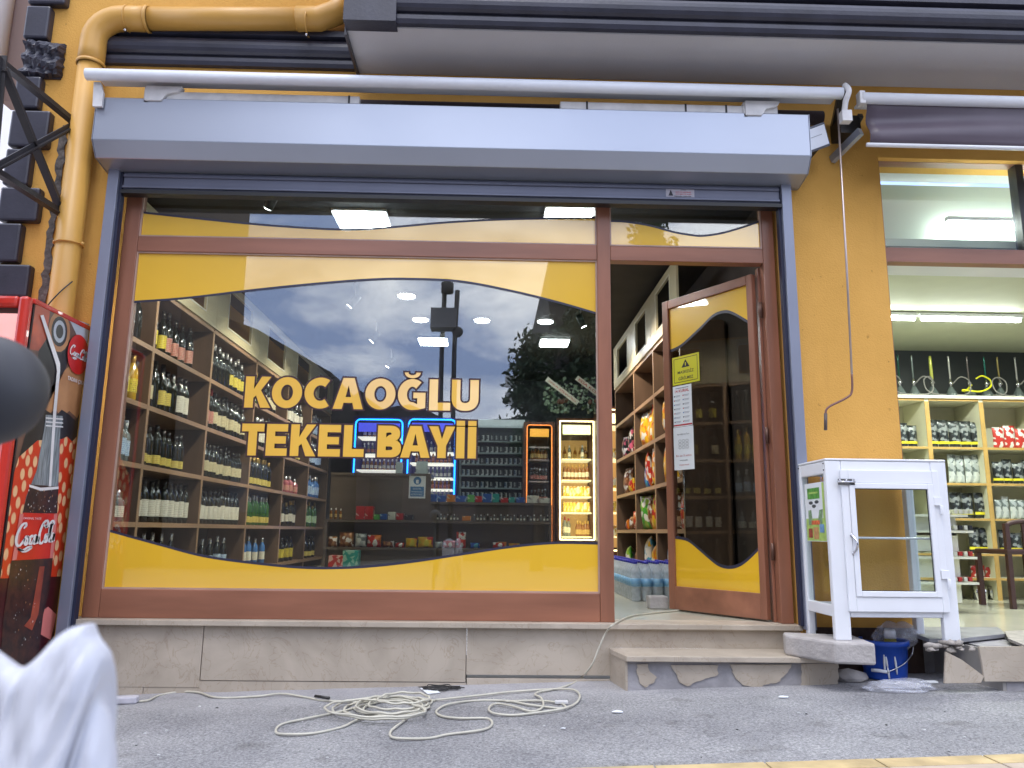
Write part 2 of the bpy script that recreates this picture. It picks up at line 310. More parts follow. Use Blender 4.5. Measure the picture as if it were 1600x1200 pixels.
def poly2d(splines, offset=0):
    cu = bpy.data.curves.new('g', 'CURVE'); cu.dimensions = '2D'; cu.fill_mode = 'BOTH'; cu.offset = offset
    for sp in splines:
        q = cu.splines.new('POLY'); q.points.add(len(sp)-1); q.use_cyclic_u = True
        for p, c in zip(q.points, sp): p.co = (c[0], c[1], 0, 1)
    return curve_mesh(cu)
def earc(cx, cy, rx, ry, a0, a1, n=16, e=.86):
    out = []
    for i in range(n+1):
        a = R(lerp(a0, a1, i/n)); ca, sa = math.cos(a), math.sin(a)
        out.append((cx+rx*math.copysign(abs(ca)**e, ca), cy+ry*math.copysign(abs(sa)**e, sa)))
    return out
def glyph(ch, w, h, t):
    """solid sans capitals drawn as outlines in a w x h box, stem t"""
    if ch == 'L': return [[(0, 0), (w, 0), (w, t*.92), (t, t*.92), (t, h), (0, h)]]
    if ch == 'T': a = (w-t)/2; return [[(a, 0), (a+t, 0), (a+t, h-t*.92), (w, h-t*.92), (w, h), (0, h), (0, h-t*.92), (a, h-t*.92)]]
    if ch == 'E': k = t*.88; m = (h-k)/2; return [[(0, 0), (w, 0), (w, k), (t, k), (t, m), (w*.93, m), (w*.93, m+k), (t, m+k), (t, h-k), (w, h-k), (w, h), (0, h)]]
    if ch == 'K': return [[(0, 0), (t, 0), (t, h*.31), (t*1.30, h*.39), (w-t*1.16, 0), (w, 0), (w*.60, h*.56), (w*.97, h), (w-t*1.18, h), (t, h*.60), (t, h), (0, h)]]
    if ch == 'A':
        k = t*1.05; a = w/2; return [[(0, 0), (k, 0), (k+w*.055, h*.2), (w-k-w*.055, h*.2), (w-k, 0), (w, 0), (a+k*.62, h), (a-k*.62, h)], [(k+w*.11, h*.385), (w-k-w*.11, h*.385), (a, h*.76)]]
    if ch == 'Y': a = w/2; return [[(a-t/2, 0), (a+t/2, 0), (a+t/2, h*.38), (w, h), (w-t*1.08, h), (a, h*.60), (t*1.08, h), (0, h), (a-t/2, h*.38)]]
    if ch == 'I': return [[(0, 0), (w, 0), (w, h), (0, h)], [(0, h*1.03), (w, h*1.03), (w, h*1.19), (0, h*1.19)]]
    if ch == 'O': return [earc(w/2, h/2, w/2, h/2, 0, 360, 40, 1)[:-1], earc(w/2, h/2, w/2-t*1.05, h/2-t*.9, 0, 360, 32, 1)[:-1]]
    if ch == 'U': return [[(0, h)]+earc(w/2, w*.48, w/2, w*.48, 180, 360, 18)+[(w, h), (w-t, h)]+earc(w/2, w*.48, w/2-t, w*.48-t*.92, 360, 180, 14)+[(t, h)]]
    if ch == 'C': return [earc(w*.55, h/2, w*.55, h/2, 55, 305, 30, 1)+earc(w*.55, h/2, w*.55-t*1.05, h/2-t*.92, 310, 50, 24, 1)]
    if ch == 'G':
        return [earc(w*.52, h/2, w*.52, h/2, 52, 270, 28, 1)+[(w*.75, h*.015), (w, h*.07), (w, h*.56), (w*.56, h*.56), (w*.56, h*.38), (w-t*.95, h*.38), (w-t*.95, h*.19)]+earc(w*.52, h/2, w*.52-t*1.05, h/2-t*.92, 278, 48, 24, 1)]
    if ch == 'B':
        r1, r2 = h*.255, h*.285; k = t*.85
        return [[(0, 0)]+earc(w*.55, r2, w*.45, r2, -90, 72, 12)+[(w*.86, h*.525)]+earc(w*.52, h-r1, w*.42, r1, -58, 90, 12)+[(0, h)],
                [(t, k)]+earc(w*.5, r2, w*.5-t*1.0, r2-k, -90, 90, 8)+[(t, 2*r2-k)], [(t, h*.5+k*.56)]+earc(w*.48, h-r1, w*.46-t*1.0, r1-k*.95, -90, 90, 8)+[(t, h-k)]]
    return []
def catmull(P, k=8, closed=False):
    P = [Vector(p) for p in P]; n = len(P); out = []
    for i in range(n if closed else n-1):
        if closed: a, b, c, d = P[i-1], P[i], P[(i+1) % n], P[(i+2) % n]
        else: a, b, c, d = P[max(i-1, 0)], P[i], P[i+1], P[min(i+2, n-1)]
        for j in range(k):
            t = j/k; out.append(.5*((2*b)+(c-a)*t+(2*a-5*b+4*c-d)*t*t+(3*b-a-3*c+d)*t**3))
    if not closed: out.append(P[-1])
    return out
def script_logo(mb, c, u, v, w, m=0, wt=1.0):
    """the flowing two-word drink logo, drawn with pen strokes in a unit box (x 0..3.2, y -.3..1.2)"""
    st = [[(.62, .88), (.80, 1.02), (.70, 1.12), (.42, 1.0), (.16, .62), (.14, .26), (.36, .10), (.62, .24), (.80, .42)],
          [(1.0, .5), (.86, .46), (.80, .24), (.92, .12), (1.06, .28), (1.02, .48), (1.12, .42)],
          [(1.42, .42), (1.36, .5), (1.22, .4), (1.2, .18), (1.34, .12), (1.5, .3)],
          [(1.78, .46), (1.62, .5), (1.54, .24), (1.62, .12), (1.76, .3), (1.80, .48), (1.76, .2), (1.86, .14), (1.98, .3)],
          [(.30, -.02), (.70, -.12), (1.10, -.02), (1.40, -.04), (.9, -.2), (.30, -.02)],
          [(2.42, .80), (2.62, 1.02), (2.50, 1.16), (2.20, 1.0), (1.98, .58), (2.0, .2), (2.2, .08), (2.44, .26)],
          [(2.2, 1.0), (2.6, .86), (3.0, 1.12), (3.16, .98), (2.9, .9), (2.75, .5)],
          [(2.62, .5), (2.50, .44), (2.46, .22), (2.58, .12), (2.7, .28), (2.66, .48), (2.74, .44)],
          [(2.84, .3), (3.02, .8), (2.96, .92), (2.86, .5), (2.86, .18), (2.96, .12), (3.02, .22)],
          [(3.26, .46), (3.1, .5), (3.04, .24), (3.12, .12), (3.24, .3), (3.28, .48), (3.25, .2), (3.36, .14)],
          [(1.92, .34), (2.02, .36)]]
    u, v = Vector(u).normalized(), Vector(v).normalized(); n = u.cross(v).normalized(); s = w/3.4; c = Vector(c)
    for P in st:
        pts = catmull([(a, b, 0) for a, b in P], 5); N = len(pts); L0, R0 = [], []
        for i, p in enumerate(pts):
            d = pts[min(i+1, N-1)]-pts[max(i-1, 0)]; d.normalize(); q = Vector((-d.y, d.x, 0))
            e = min(i, N-1-i)/max(1, N/5); wd = (.035+.055*abs(d.y))*min(1, .45+e)*wt
            for lst, sg in ((L0, 1), (R0, -1)):
                z = p+q*wd*sg; lst.append(c+u*((z.x-1.7)*s)+v*((z.y-.45)*s)+n*.0015)
        k = len(L0); mb.add(L0+R0, [(i, k+i, k+i+1, i+1) for i in range(k-1)], m)
# ================================================================== SETTING
FZ = .34                                                    # shop floor level
def ground():
    mb = MB(); xs = [-60, -30, -14, -8]+[-5+i*.12 for i in range(84)]+[8, 14, 30, 60]; ys = [-60, -30, -16, -10, -7, -5.2]+[-5+i*.12 for i in range(45)]+[1.0]
    idx = {}
    rnd = random.Random(3)
    for i, x in enumerate(xs):
        for j, y in enumerate(ys):
            z = gz(max(-5, min(5.1, x))) + (.0 if abs(x) > 5 or y < -3 else rnd.uniform(-.0022, .0022))
            if y > -.2: z += .008*(y+.2)
            idx[i, j] = len(mb.v); mb.v.append(Vector((x, y, z)))
    for i in range(len(xs)-1):
        for j in range(len(ys)-1):
            mb.f.append([idx[i, j], idx[i+1, j], idx[i+1, j+1], idx[i, j+1]]); mb.m.append(0); mb.sm.append(True)
    struct(mb.build('pavement', ASPHALT, org=(0, 0, 0)))
ground()
def kerbpaving():                       # band of cream and yellow paving slabs along the street side
    mb = MB(); x = -5.0; rnd = random.Random(5)
    while x < 5.2:
        w = .40
        for k, (y0, y1, m) in enumerate(((-1.80, -1.70, 0), (-2.21, -1.808, 1), (-2.62, -2.218, 1))):
            zz = .004+rnd.uniform(0, .002)
            vs = [(x+.004, y0, gz(x)+zz), (x+w-.004, y0, gz(x+w)+zz), (x+w-.004, y1, gz(x+w)+zz), (x+.004, y1, gz(x)+zz)]
            mb.ext(vs, (0, 0, .006), m)
        x += w
    ko = mat('yellow_kerb_paint', (.50, .38, .19), .7, var=.22, scale=9, bump=.3)
    kc = mat('cream_paving', (.44, .36, .28), .75, var=.14, scale=8, bump=.3)
    struct(mb.build('kerb_paving', [ko, kc], org=(0, -2, 0)))
kerbpaving()
# ------------------------------------------------------------------ the shop building
XL, XR = -2.33, 1.735                                        # wood frame outer edges
bld = thing('shop_building', 'orange rendered building with navy mouldings, overhanging bay and quoined left corner', 'building', (0, .2, 0))
WY = -.055                                                  # wall face
XC = -3.02
def wallpiece(x0, x1, z0, z1):
    MB().box(x0, x1, WY, .16, z0, z1).build('wall', ORANGE, bld)
wallpiece(XC, -2.38, -.3, 5.2); wallpiece(1.80, 2.47, -.3, 3.3); wallpiece(-2.38, 6.5, 3.3, 5.2); wallpiece(-2.38, 1.80, 3.02, 3.3); wallpiece(2.47, 6.5, 3.26, 3.3)
MB().box(XC, XC+.2, .16, 8, -.3, 5.2).build('wall', ORANGE, bld)
def profile_x(mb, prof, x0, x1, m=0):
    n = len(prof); vs = [Vector((x, y, z)) for x in (x0, x1) for y, z in prof]
    mb.add(vs, [(i, (i+1) % n, n+(i+1) % n, n+i) for i in range(n)]+[tuple(range(n)), tuple(range(2*n-1, n-1, -1))], m)
# moulding on the recessed wall (left) and on the projecting bay
ZM = 3.775; ZS = 3.765; BY = round(atz(800, 49, ZS).y, 3)
def mould(x0, x1, y, z0, h):
    mb = MB(); k = h/.34
    pr = [(y+.02, z0), (y-.035, z0), (y-.045, z0+.03*k), (y-.045, z0+.06*k), (y-.02, z0+.075*k)]
    for i in range(9):
        a = -90+180*i/8; pr.append((y-.025-.045*math.cos(R(a)), z0+.16*k+.075*k*math.sin(R(a))))
    pr += [(y-.02, z0+.25*k), (y-.055, z0+.262*k), (y-.055, z0+.31*k), (y-.03, z0+.34*k), (y+.02, z0+.34*k)]
    profile_x(mb, pr, x0, x1); return mb.build('cornice', NAVY, bld)
mould(-2.62, -.93, WY, ZM, .275)
mould(-.60, 6.5, BY, ZS+.01, .29)
mb = MB().box(-.905, -.60, BY-.075, BY+.03, ZS-.004, 5.2); mb.build('corner_pilaster', NAVY, bld)
MB().box(-.90, 6.5, BY, WY-.002, ZS, ZS+.12).build('soffit', SOFFIT, bld)
MB().box(-.898, 6.5, BY+.004, WY-.002, ZS+.121, 5.2).build('bay_wall', ORANGE, bld)
mb = MB().box(-.915, -.90, BY+.03, WY-.002, ZS-.03, ZS+.4); mb.build('bay_side_trim', NAVY, bld)
MB().box(at(1470, 0, BY).x, at(1470, 0, BY).x+1.6, BY-.03, BY+.003, at(1500, 4, BY).z, at(1500, 4, BY).z+.3).build('window_sill', mat('brown_sill', (.16, .10, .09), .6), bld)
# quoins up the left corner
qy = [-60, 8, 62, 118, 171, 231, 291, 347, 411, 466, 530, 600]
for i in range(len(qy)-1):
    a, b = qy[i], qy[i+1]; pxm = 95-(a*.135); z1 = at(pxm, a, WY-.05).z; z0 = at(pxm, b, WY-.05).z
    wide = i in (0, 2, 4, 6, 8, 10); w = .24 if wide else .155
    if i == 2: w = .26
    mb = MB().box(XC-.03, XC-.03+w, WY-.055, WY+.12, z0+.008, z1-.008)
    if i == 2:
        mb = MB(); rnd = random.Random(9); nx, nz = 14, 16
        for k in range(nx+1):
            for j in range(nz+1):
                e = 0 if 0 < k < nx and 0 < j < nz else .05
                mb.v.append(Vector((XC-.03+w*k/nx+rnd.uniform(-.004, .004), WY-.035+e-.02*abs(math.sin(k*1.1+j*.5))-.016*math.sin(j*.9+k*.3)-rnd.uniform(0, .007), lerp(z0, z1, j/nz)+rnd.uniform(-.004, .004))))
        for k in range(nx):
            for j in range(nz): i0 = k*(nz+1)+j; mb.f.append([i0, i0+nz+1, i0+nz+2, i0+1]); mb.m.append(0); mb.sm.append(False)
        mb.box(XC-.02, XC-.04+w, WY-.01, WY+.1, z0, z1); mb.build('broken_quoin', NAVY, bld); continue
    mb.build('quoin', NAVY, bld, bevel=.014)
# broken render and joint between the quoins and the pipe
mb = MB(); rnd = random.Random(4); pl_, pr_l = [], []
for i in range(70):
    z = 1.0+i*.034; pl_.append((-2.755+rnd.uniform(-.012, .008), WY-.004, z)); pr_l.append((-2.715+rnd.uniform(-.01, .012), WY-.004, z))
mb.strip(pl_, pr_l, (0, -.006, 0), 1); mb.build('broken_render', [NAVY, mat('rough_mortar', (.10, .09, .085), .9, var=.6, scale=25, bump=.8)], bld)
# ---------------- neighbouring building and steel frame on the left
nb = thing('neighbour_building', 'white building with a brown board beyond the quoined corner on the left', 'building', (-4.5, 2.2, 0))
nwm = mat('white_render', (.82, .83, .86), .7, var=.03, scale=2)
MB().box(-9, -3.55, 2.2, 2.5, -.3, 9).build('wall', nwm, nb)
a = at(20, 0, .35).x
MB().box(at(22, 60, .35).x, -2.99, .30, .42, at(60, 165, .35).z, 5.6).build('brown_board', mat('brown_board', (.20, .135, .12), .6, var=.1, stretch=(1, 1, .2)), nb)
mb = MB().tube([(at(-6, 60, .3).x, .26, at(60, 165, .35).z-.02), (at(-6, 60, .3).x, .26, 6)], .10, 16); mb.build('downpipe', nwm, nb)
fr = thing('steel_truss', 'black angle-steel truss fixed to the wall left of the drain pipe', 'truss', (-3.1, -.3, 2.2))
for k, (a, b, ya, yb) in enumerate((((-40, 66), (115, 193), -.85, -.14), ((5, 110), (98, 338), -.75, -.14), ((-40, 282), (115, 197), -.85, -.15), ((-40, 250), (97, 337), -.85, -.15), ((2, 90), (-40, 560), -.75, -.8))):
    A, B = at(a[0], a[1], ya), at(b[0], b[1], yb); mb = MB().bar(A, B, .045, .008); mb.bar(A+Vector((0, .012, .018)), B+Vector((0, .012, .018)), .008, .045)
    mb.build('angle_bar', IRON, fr)
# ---------------- drain pipe
dp = thing('drain_pipe', 'orange painted drain pipe bending from the wall top down to the red cooler', 'drain pipe', (-2.57, -.15, 0))
PX, PY, PR = -2.575, -.145, .072; PZ = at(300, 32, PY).z
MB().tube([(PX, PY, 0), (PX, PY, PZ-.30)], PR, 22).build('vertical_pipe', PIPE, dp)
MB().tube([(PX+.26, PY, PZ), (-1.15, PY, PZ+.035)], PR, 22).build('horizontal_pipe', PIPE, dp)
mb = MB(); arc = [(PX, PY, PZ-.34), (PX, PY, PZ-.24)]
for k in range(7):
    t = R(90*k/6); arc.append((PX+.17-.17*math.cos(t), PY, PZ-.17+.17*math.sin(t)))
arc += [(PX+.24, PY, PZ), (PX+.34, PY, PZ)]
mb.tube(arc, PR+.006, 22)
for p in ((arc[1], arc[0]), (arc[-2], arc[-1])):
    a, b = Vector(p[0]), Vector(p[1]); mb.tube([b-(b-a)*.2, b], PR+.012, 22)
mb.build('elbow', PIPE, dp)
MB().tube([(-1.3, PY, PZ+.03), (-1.16, PY, PZ+.035), (-1.05, PY-.005, PZ+.08), (-.98, PY-.01, PZ+.17)], PR+.006, 22).build('elbow', PIPE, dp)
for z in (at(105, 382, PY).z,):
    mb = MB().tube([(PX+(PR+.008)*math.cos(R(a)), PY+(PR+.008)*math.sin(R(a)), z) for a in range(0, 360, 20)], .006, 6, closed=True); mb.blob((PX+PR+.02, PY-.02, z), .014, 1); mb.build('pipe_clip', PIPE, dp)
for px in (200, 482):
    x = at(px, 30, PY).x; mb = MB().tube([(x, PY+(PR+.008)*math.cos(R(a)), PZ+(PR+.008)*math.sin(R(a))) for a in range(0, 360, 20)], .005, 6, closed=True); mb.blob((x, PY-.02, PZ-PR-.022), .012, 1, m=1); mb.build('pipe_clip', [PIPE, CHROME], dp)
mb = MB().tube(catmull([(PX-PR-.004, PY-.03, 2.02), (PX-.04, PY-PR-.008, 2.1), (PX+.03, PY-PR-.01, 2.2), (PX+PR, PY-.04, 2.28)], 6), .004, 5); mb.build('wire', BLACK, dp)
# ---------------- shutter
sh = thing('roller_shutter', 'grey metal roller shutter box with side rails around the open shop front', 'roller shutter', (0, -.1, 3))
XB0, XB1 = -2.425, 1.925
zt, zc, zd, ze = 3.41, 3.134, 3.05, 3.03
prof = [(-.02, zt+.01), (-.30, zt), (-.30, zc), (-.235, 3.045), (-.09, 3.02), (-.02, 3.02)]
mb = MB(); profile_x(mb, prof, XB0, XB1); mb.build('shutter_box', STEEL, sh, bevel=.004)
for x in (XB0-.004, XB1+.001):
    mb = MB(); profile_x(mb, [(y-.001 if y < -.05 else y, z) for y, z in prof], x, x+.003); mb.build('end_plate', STEEL, sh)
mb = MB().box(-2.31, 1.79, -.105, -.06, 2.905, 3.018); mb.box(-2.31, 1.79, -.118, -.105, 2.912, 2.93); mb.box(-2.31, 1.79, -.115, -.105, 2.985, 3.005); mb.build('bottom_slat', STEELD, sh, bevel=.004)
MB().box(-2.315, 1.80, -.12, -.055, 2.875, 2.898).build('rubber_seal', BLACK, sh)
for x0, x1, xi0, xi1 in ((-2.40, -2.335, -2.335, -2.318), (1.80, 1.862, 1.782, 1.80)):
    zb = FZ-.02 if x0 > 0 else -.02+gz(x0)
    MB().box(x0, x1, -.125, WY-.001, zb, 3.03).build('guide_rail', RAIL, sh, bevel=.003)
    MB().box(xi0, xi1, -.10, -.055, zb+.02, 3.02).build('rail_shade_strip', RAILD, sh)
st = MB().box(1.07, 1.25, -.1062, -.1052, 2.93, 2.992); o = Vector((1.16, -.1065, 2.962))
U, V = Vector((1, 0, 0)), Vector((0, 0, 1))
put_text(st, 'GÜVENLİ', o+Vector((.02, 0, .02)), U, V, .008, m=1, lift=.0006); put_text(st, 'SERVİS KEPENK', o+Vector((.02, 0, .006)), U, V, .010, .10, m=2, lift=.0006)
put_text(st, 'OTOMATİK KAPI', o+Vector((.02, 0, -.008)), U, V, .010, .10, m=2, lift=.0006); put_text(st, 'TEKNİK DESTEK', o+Vector((.015, 0, -.022)), U, V, .010, .11, m=1, lift=.0006)
st.ext([o+Vector((-.075, -.0008, -.02)), o+Vector((-.045, -.0008, -.02)), o+Vector((-.06, -.0008, .02))], (0, -.0004, 0), 1)
st.build('sticker', [mat('grey_sticker', (.42, .40, .44), .5), INKB, INKR], sh)
mb = MB().blob((XB0-.02, -.12, 3.24), .022, 1); mb.box(XB0-.03, XB0, -.13, -.09, 3.2, 3.28); mb.build('end_bracket', WHITED, sh)
# ---------------- awnings
def awning(name, label, x0, x1, zc_, arms):
    t = thing(name, label, 'awning', ((x0+x1)/2, -.35, zc_))
    mb = MB().tube([(x0, -.36, zc_), (x1, -.36, zc_)], .036, 16); mb.box(x0+.03, x1, -.33, -.20, zc_+.02, zc_+.034); mb.build('front_bar', WHITE, t)
    return t
za = 3.522
aw = awning('folding_awning', 'long white retracted awning bar running above the grey shutter box', -2.47, 2.115, za, 0)
for xa, xb, xk in ((at(225, 145, -.28).x, at(570, 155, -.28).x, 0), (at(875, 162, -.28).x, at(1222, 170, -.28).x, 1)):
    zz = 3.44
    mb = MB().box(xa+(.14 if not xk else 0), xb-.03, -.29, -.24, zz-.03, zz+.025); mb.build('arm', WHITED, aw, bevel=.006)
    for xx in ((xb-.1,) if not xk else (xa+.16, (xa+xb)/2+.08, xb-.36)):
        MB().box(xx, xx+.012, -.292, -.235, zz-.031, zz+.027).build('arm_joint', BLACK, aw)
    xm = xa+.02 if not xk else xb-.24
    mb = MB().ext([(xm, -.31, zz-.05), (xm, -.31, zz+.05), (xm+.22, -.31, zz+.05), (xm+.20, -.31, zz+.015), (xm+.13, -.31, zz-.005), (xm+.10, -.31, zz-.05)], (0, .05, 0)); mb.box(xm-.01, xm+.02, -.3, -.25, zz-.06, zz+.045, 0); mb.build('arm_bracket', WHITED, aw, bevel=.004)
mb = MB().ext([(-2.43, -.33, za-.19), (-2.375, -.33, za-.19), (-2.375, -.33, za-.1), (-2.40, -.33, za-.03), (-2.44, -.33, za-.03)], (0, .02, 0)); mb.build('end_bracket', WHITED, aw)
mb = MB().tube(catmull([(2.13, -.37, za+.05), (2.145, -.39, za), (2.13, -.37, za-.06), (2.12, -.36, za-.14)], 5), .018, 8); mb.box(2.10, 2.16, -.38, -.33, za-.19, za-.12); mb.bar((2.13, -.34, za+.03), (2.2, WY, za-.06), .05, .04, m=1); mb.build('gear_bracket', [WHITED, BLACK], aw)
mb = MB().tube([(-2.2, -.10, za-.02), (2.1, -.10, za-.02)], .045, 14); mb.build('fabric_roll', mat('dark_awning_fabric', (.05, .035, .04), .8), aw)
z2 = 3.492
aw2 = awning('folding_awning', 'second awning over the neighbouring shop with a brown fabric valance', 2.235, 6.4, z2, 1)
mb = MB(); n = 60; k2 = 10
fab = mat('brown_awning_fabric', (.085, .065, .085), .42, var=.1, scale=3, spec=.5)
zbot = at(1500, 229, -.34).z
for i in range(n+1):
    x = lerp(2.27, 6.4, i/n)
    for j in range(k2+1):
        t = j/k2; q = (x-2.27); fold = .022*math.sin((t-.15)*6+q*1.1)*math.sin(t*math.pi) + .012*math.sin(q*3.3+t*5)*math.sin(t*math.pi)
        mb.v.append(Vector((x, -.35+fold, lerp(z2-.02, zbot, t))))
for i in range(n):
    for j in range(k2):
        a = i*(k2+1)+j; mb.f.append([a, a+1, a+k2+2, a+k2+1]); mb.m.append(0); mb.sm.append(True)
vo = mb.build('valance', fab, aw2); sm_ = vo.modifiers.new('s', 'SOLIDIFY'); sm_.thickness = .004
MB().tube([(2.25, -.35, zbot-.008), (6.4, -.35, zbot-.008)], .013, 10).build('valance_bar', WHITE, aw2)
mb = MB().box(2.215, 2.25, -.385, -.33, z2-.045, z2+.04); mb.build('end_cap', WHITED, aw2, bevel=.004)
mb = MB().bar(at(1345, 205, -.28), at(1300, 250, -.06), .03, .05, 0); mb.bar(at(1345, 180, -.2), at(1330, 210, -.06), .03, .03, 1); mb.box(2.17, 2.3, -.2, WY, 3.35, 3.47, 1); mb.build('folded_arm', [STEEL, BLACK], aw2)
# crank rod
crk = thing('awning_crank', 'thin metal crank rod hanging from the awning down the orange pillar', 'crank rod', (2.1, -.3, 2))
P0, P1, P2, P3, P4, P5 = (at(*q, -.3) for q in ((1309, 170), (1322, 400), (1331, 585), (1331, 612), (1291, 636), (1290, 672)))
MB().tube([P0, P1, P2], .0065, 8).build('rod', mat('brushed_rod', (.45, .38, .36), .35, metal=.8), crk)
MB().tube(catmull([P2, P3, at(1322, 622, -.3), at(1298, 634, -.3), P4+Vector((0, 0, -.015)), at(1290, 646, -.3)], 5), .0065, 8).build('bent_handle', mat('brown_rod', (.16, .07, .055), .4), crk)
MB().tube([at(1290, 646, -.3), P5], .010, 8).build('grip', mat('grey_grip', (.08, .06, .055), .6), crk)
# flood light
fl = thing('flood_light', 'small white square flood light tilted beside the shutter box end', 'flood light', (2.0, -.25, 3.1))
c = at(1279, 216, -.27); ux = (at(1289, 202, -.27)-at(1262, 212, -.27)).normalized(); uz = Vector((0, -.35, 1)); uz = (uz-ux*uz.dot(ux)).normalized(); uy = uz.cross(ux)
Mf = Matrix(((ux.x, uy.x, uz.x, c.x-.02), (ux.y, uy.y, uz.y, c.y), (ux.z, uy.z, uz.z, c.z), (0, 0, 0, 1)))
MB().box(-.085, .085, 0, .05, -.075, .075, 0, Mf).build('housing', mat('grey_cast_metal', (.10, .11, .14), .5), fl, bevel=.006)
mb = MB().box(-.075, .075, -.006, -.001, -.06, .062, 0, Mf); mb.box(-.045, .045, -.0072, -.0062, .008, .012, 1, Mf); mb.build('lens', [mat('lens_white', (.78, .82, .9), .3), STEEL], fl)
mb = MB().box(1.95, 2.03, -.24, WY, 3.24, 3.27); mb.build('bracket', BLACK, fl)
# ------------------------------------------------------------------ plinth, sill, steps
pl = thing('marble_plinth', 'beige marble base and sill below the shop window', 'plinth', (-.8, 0, 0))
PF = -.035
zj = at(400, 1067, PF).z
mb = MB()
for x0, x1 in ((XL-.04, -1.62), (-1.616, -.13), (-.126, .722)): mb.box(x0, x1, PF, .1, zj+gz((x0+x1)/2)-gz(-1.2), FZ-.03)
mb.build('stone_facing', MARBLE, pl, bevel=.002)
mb = MB(); mb.box(XL-.04, -1.93, PF+.002, .1, -.25, zj-.012); mb.box(-1.927, -.126, PF+.003, .1, -.25, zj+.008); mb.box(-.122, .722, PF+.002, .1, -.25, zj+.032); mb.build('stone_facing', MARBLE, pl, bevel=.002)
MB().box(XL-.05, 1.80, PF-.04, .16, FZ-.03, FZ).build('sill', MARBLE, pl, bevel=.003)
stp = thing('entrance_step', 'marble entrance step with cement-patched front below the open door', 'step', (1.3, -.2, 0))
ST = .205; SF = -.35
MB().ext([(.69, -.035, ST-.028), (.69, -.10, ST-.028), (.735, SF, ST-.028), (1.90, SF, ST-.028), (1.90, -.035, ST-.028)], (0, 0, .028)).build('tread', MARBLE, stp, bevel=.003)
MB().box(.72, 1.80, PF-.002, .1, ST, FZ-.031).build('riser', MARBLE, stp)
cem = mat('patched_cement', (.30, .29, .30), .9, var=.22, scale=9, bump=.5, bscale=35)
mb = MB().box(.745, 1.862, SF+.04, -.03, -.1, ST-.030, 0); mb.build('core', cem, stp)
for pp in ([(995, 1038), (1012, 1037), (1014, 1048), (1026, 1058), (1022, 1066), (1008, 1074), (1000, 1068), (995, 1052)],
           [(1048, 1039), (1122, 1039), (1120, 1055), (1098, 1062), (1074, 1072), (1062, 1066), (1058, 1056)],
           [(1140, 1038), (1236, 1038), (1226, 1054), (1214, 1066), (1180, 1074), (1160, 1070), (1148, 1058)],
           [(1252, 1037), (1309, 1037), (1309, 1072), (1252, 1074)]):
    jr = random.Random(int(pp[0][0])); jp = []
    for i in range(len(pp)):
        a, b = pp[i], pp[(i+1) % len(pp)]; L_ = math.hypot(a[0]-b[0], a[1]-b[1]); n_ = max(1, int(L_/4))
        for k in range(n_):
            t = k/n_; o = 0 if k == 0 or (abs(a[1]-b[1]) < 2 and a[1] < 1045) else jr.uniform(-1.7, 1.7); jp.append((lerp(a[0], b[0], t)+o, lerp(a[1], b[1], t)+o*.6))
    MB().ext([at(a, b, SF+.04) for a, b in jp], (0, -.007, 0)).build('stone_fragment', MARBLE, stp)
MB().ext([(.705, -.03, -.1), (.745, SF+.035, -.1), (.745, SF+.035, ST-.03), (.705, -.03, ST-.03)], (-.012, 0, 0)).build('side_facing', MARBLE, stp)
# right-hand plinth of the neighbouring shop
p2 = thing('broken_plinth', 'broken tiled plinth of the neighbouring shop right of the blue bucket', 'plinth', (3.2, -.4, 0))
PT = .335; PFY = -.62
x0 = atz(1472, 1012, PT-.04).x
mb = MB().box(2.62, 5.6, PFY+.02, .2, -.1, PT-.055, 0); mb.box(2.47, 2.9, -.05, .2, -.1, PT-.05, 0); mb.build('core', cem, p2)
def pface(pts, m, lift=.0): return MB().ext([at(a, b, PFY+.018) for a, b in pts], (0, -.014, 0)).build('stone_facing', m, p2)
pface([(1476, 1018), (1500, 1030), (1535, 1056), (1530, 1066), (1474, 1067)], MARBLE)
pface([(1527, 1010), (1680, 1010), (1680, 1064), (1536, 1064), (1533, 1040)], MARBLE)
mb = MB().ext([(2.60, PFY+.02, -.05), (2.60, PFY+.02, PT-.06), (2.56, 0, PT-.06), (2.56, 0, -.05)], (.018, 0, 0)); mb.build('side_slab', mat('grey_slab', (.34, .32, .30), .7, var=.15), p2)
dt = mat('dirty_grey_tile', (.22, .22, .23), .6, var=.25, scale=8, bump=.3)
mb = MB().ext([atz(a, b, PT-.045) for a, b in ((1424, 994), (1446, 985), (1560, 985), (1572, 996), (1500, 1004), (1452, 1004))], (0, 0, .02)); mb.build('broken_tile', dt, p2)
mb = MB().ext([atz(a, b, PT-.035) for a, b in ((1570, 990), (1680, 985), (1680, 1012), (1600, 1012), (1576, 1002))], (0, 0, .014)); mb.build('broken_tile', mat('speckled_tile', (.33, .30, .27), .6, var=.3, scale=30), p2)
mb = MB(); rnd = random.Random(12)
for i in range(26):
    mb.blob(at(1450+rnd.uniform(0, 70), 1004+rnd.uniform(0, 12), PFY+.02+rnd.uniform(0, .05)), rnd.uniform(.008, .024), 1, .35, sq=(1.3, 1, .7))
mb.build('rubble', mat('mortar_rubble', (.34, .31, .28), .95, var=.3, scale=20), p2)
MB().box(1.865, 2.49, WY-.02, WY-.001, -.1, .33).build('dark_base', mat('recess_shade_brown', (.045, .025, .018), .8, var=.4, scale=10, bump=.5), p2)  # dark brown panel added for the recess shade, put into its colour
MB().box(1.87, 2.47, WY-.16, WY-.02, -.1, .06+.0).build('rough_footing', cem, p2)
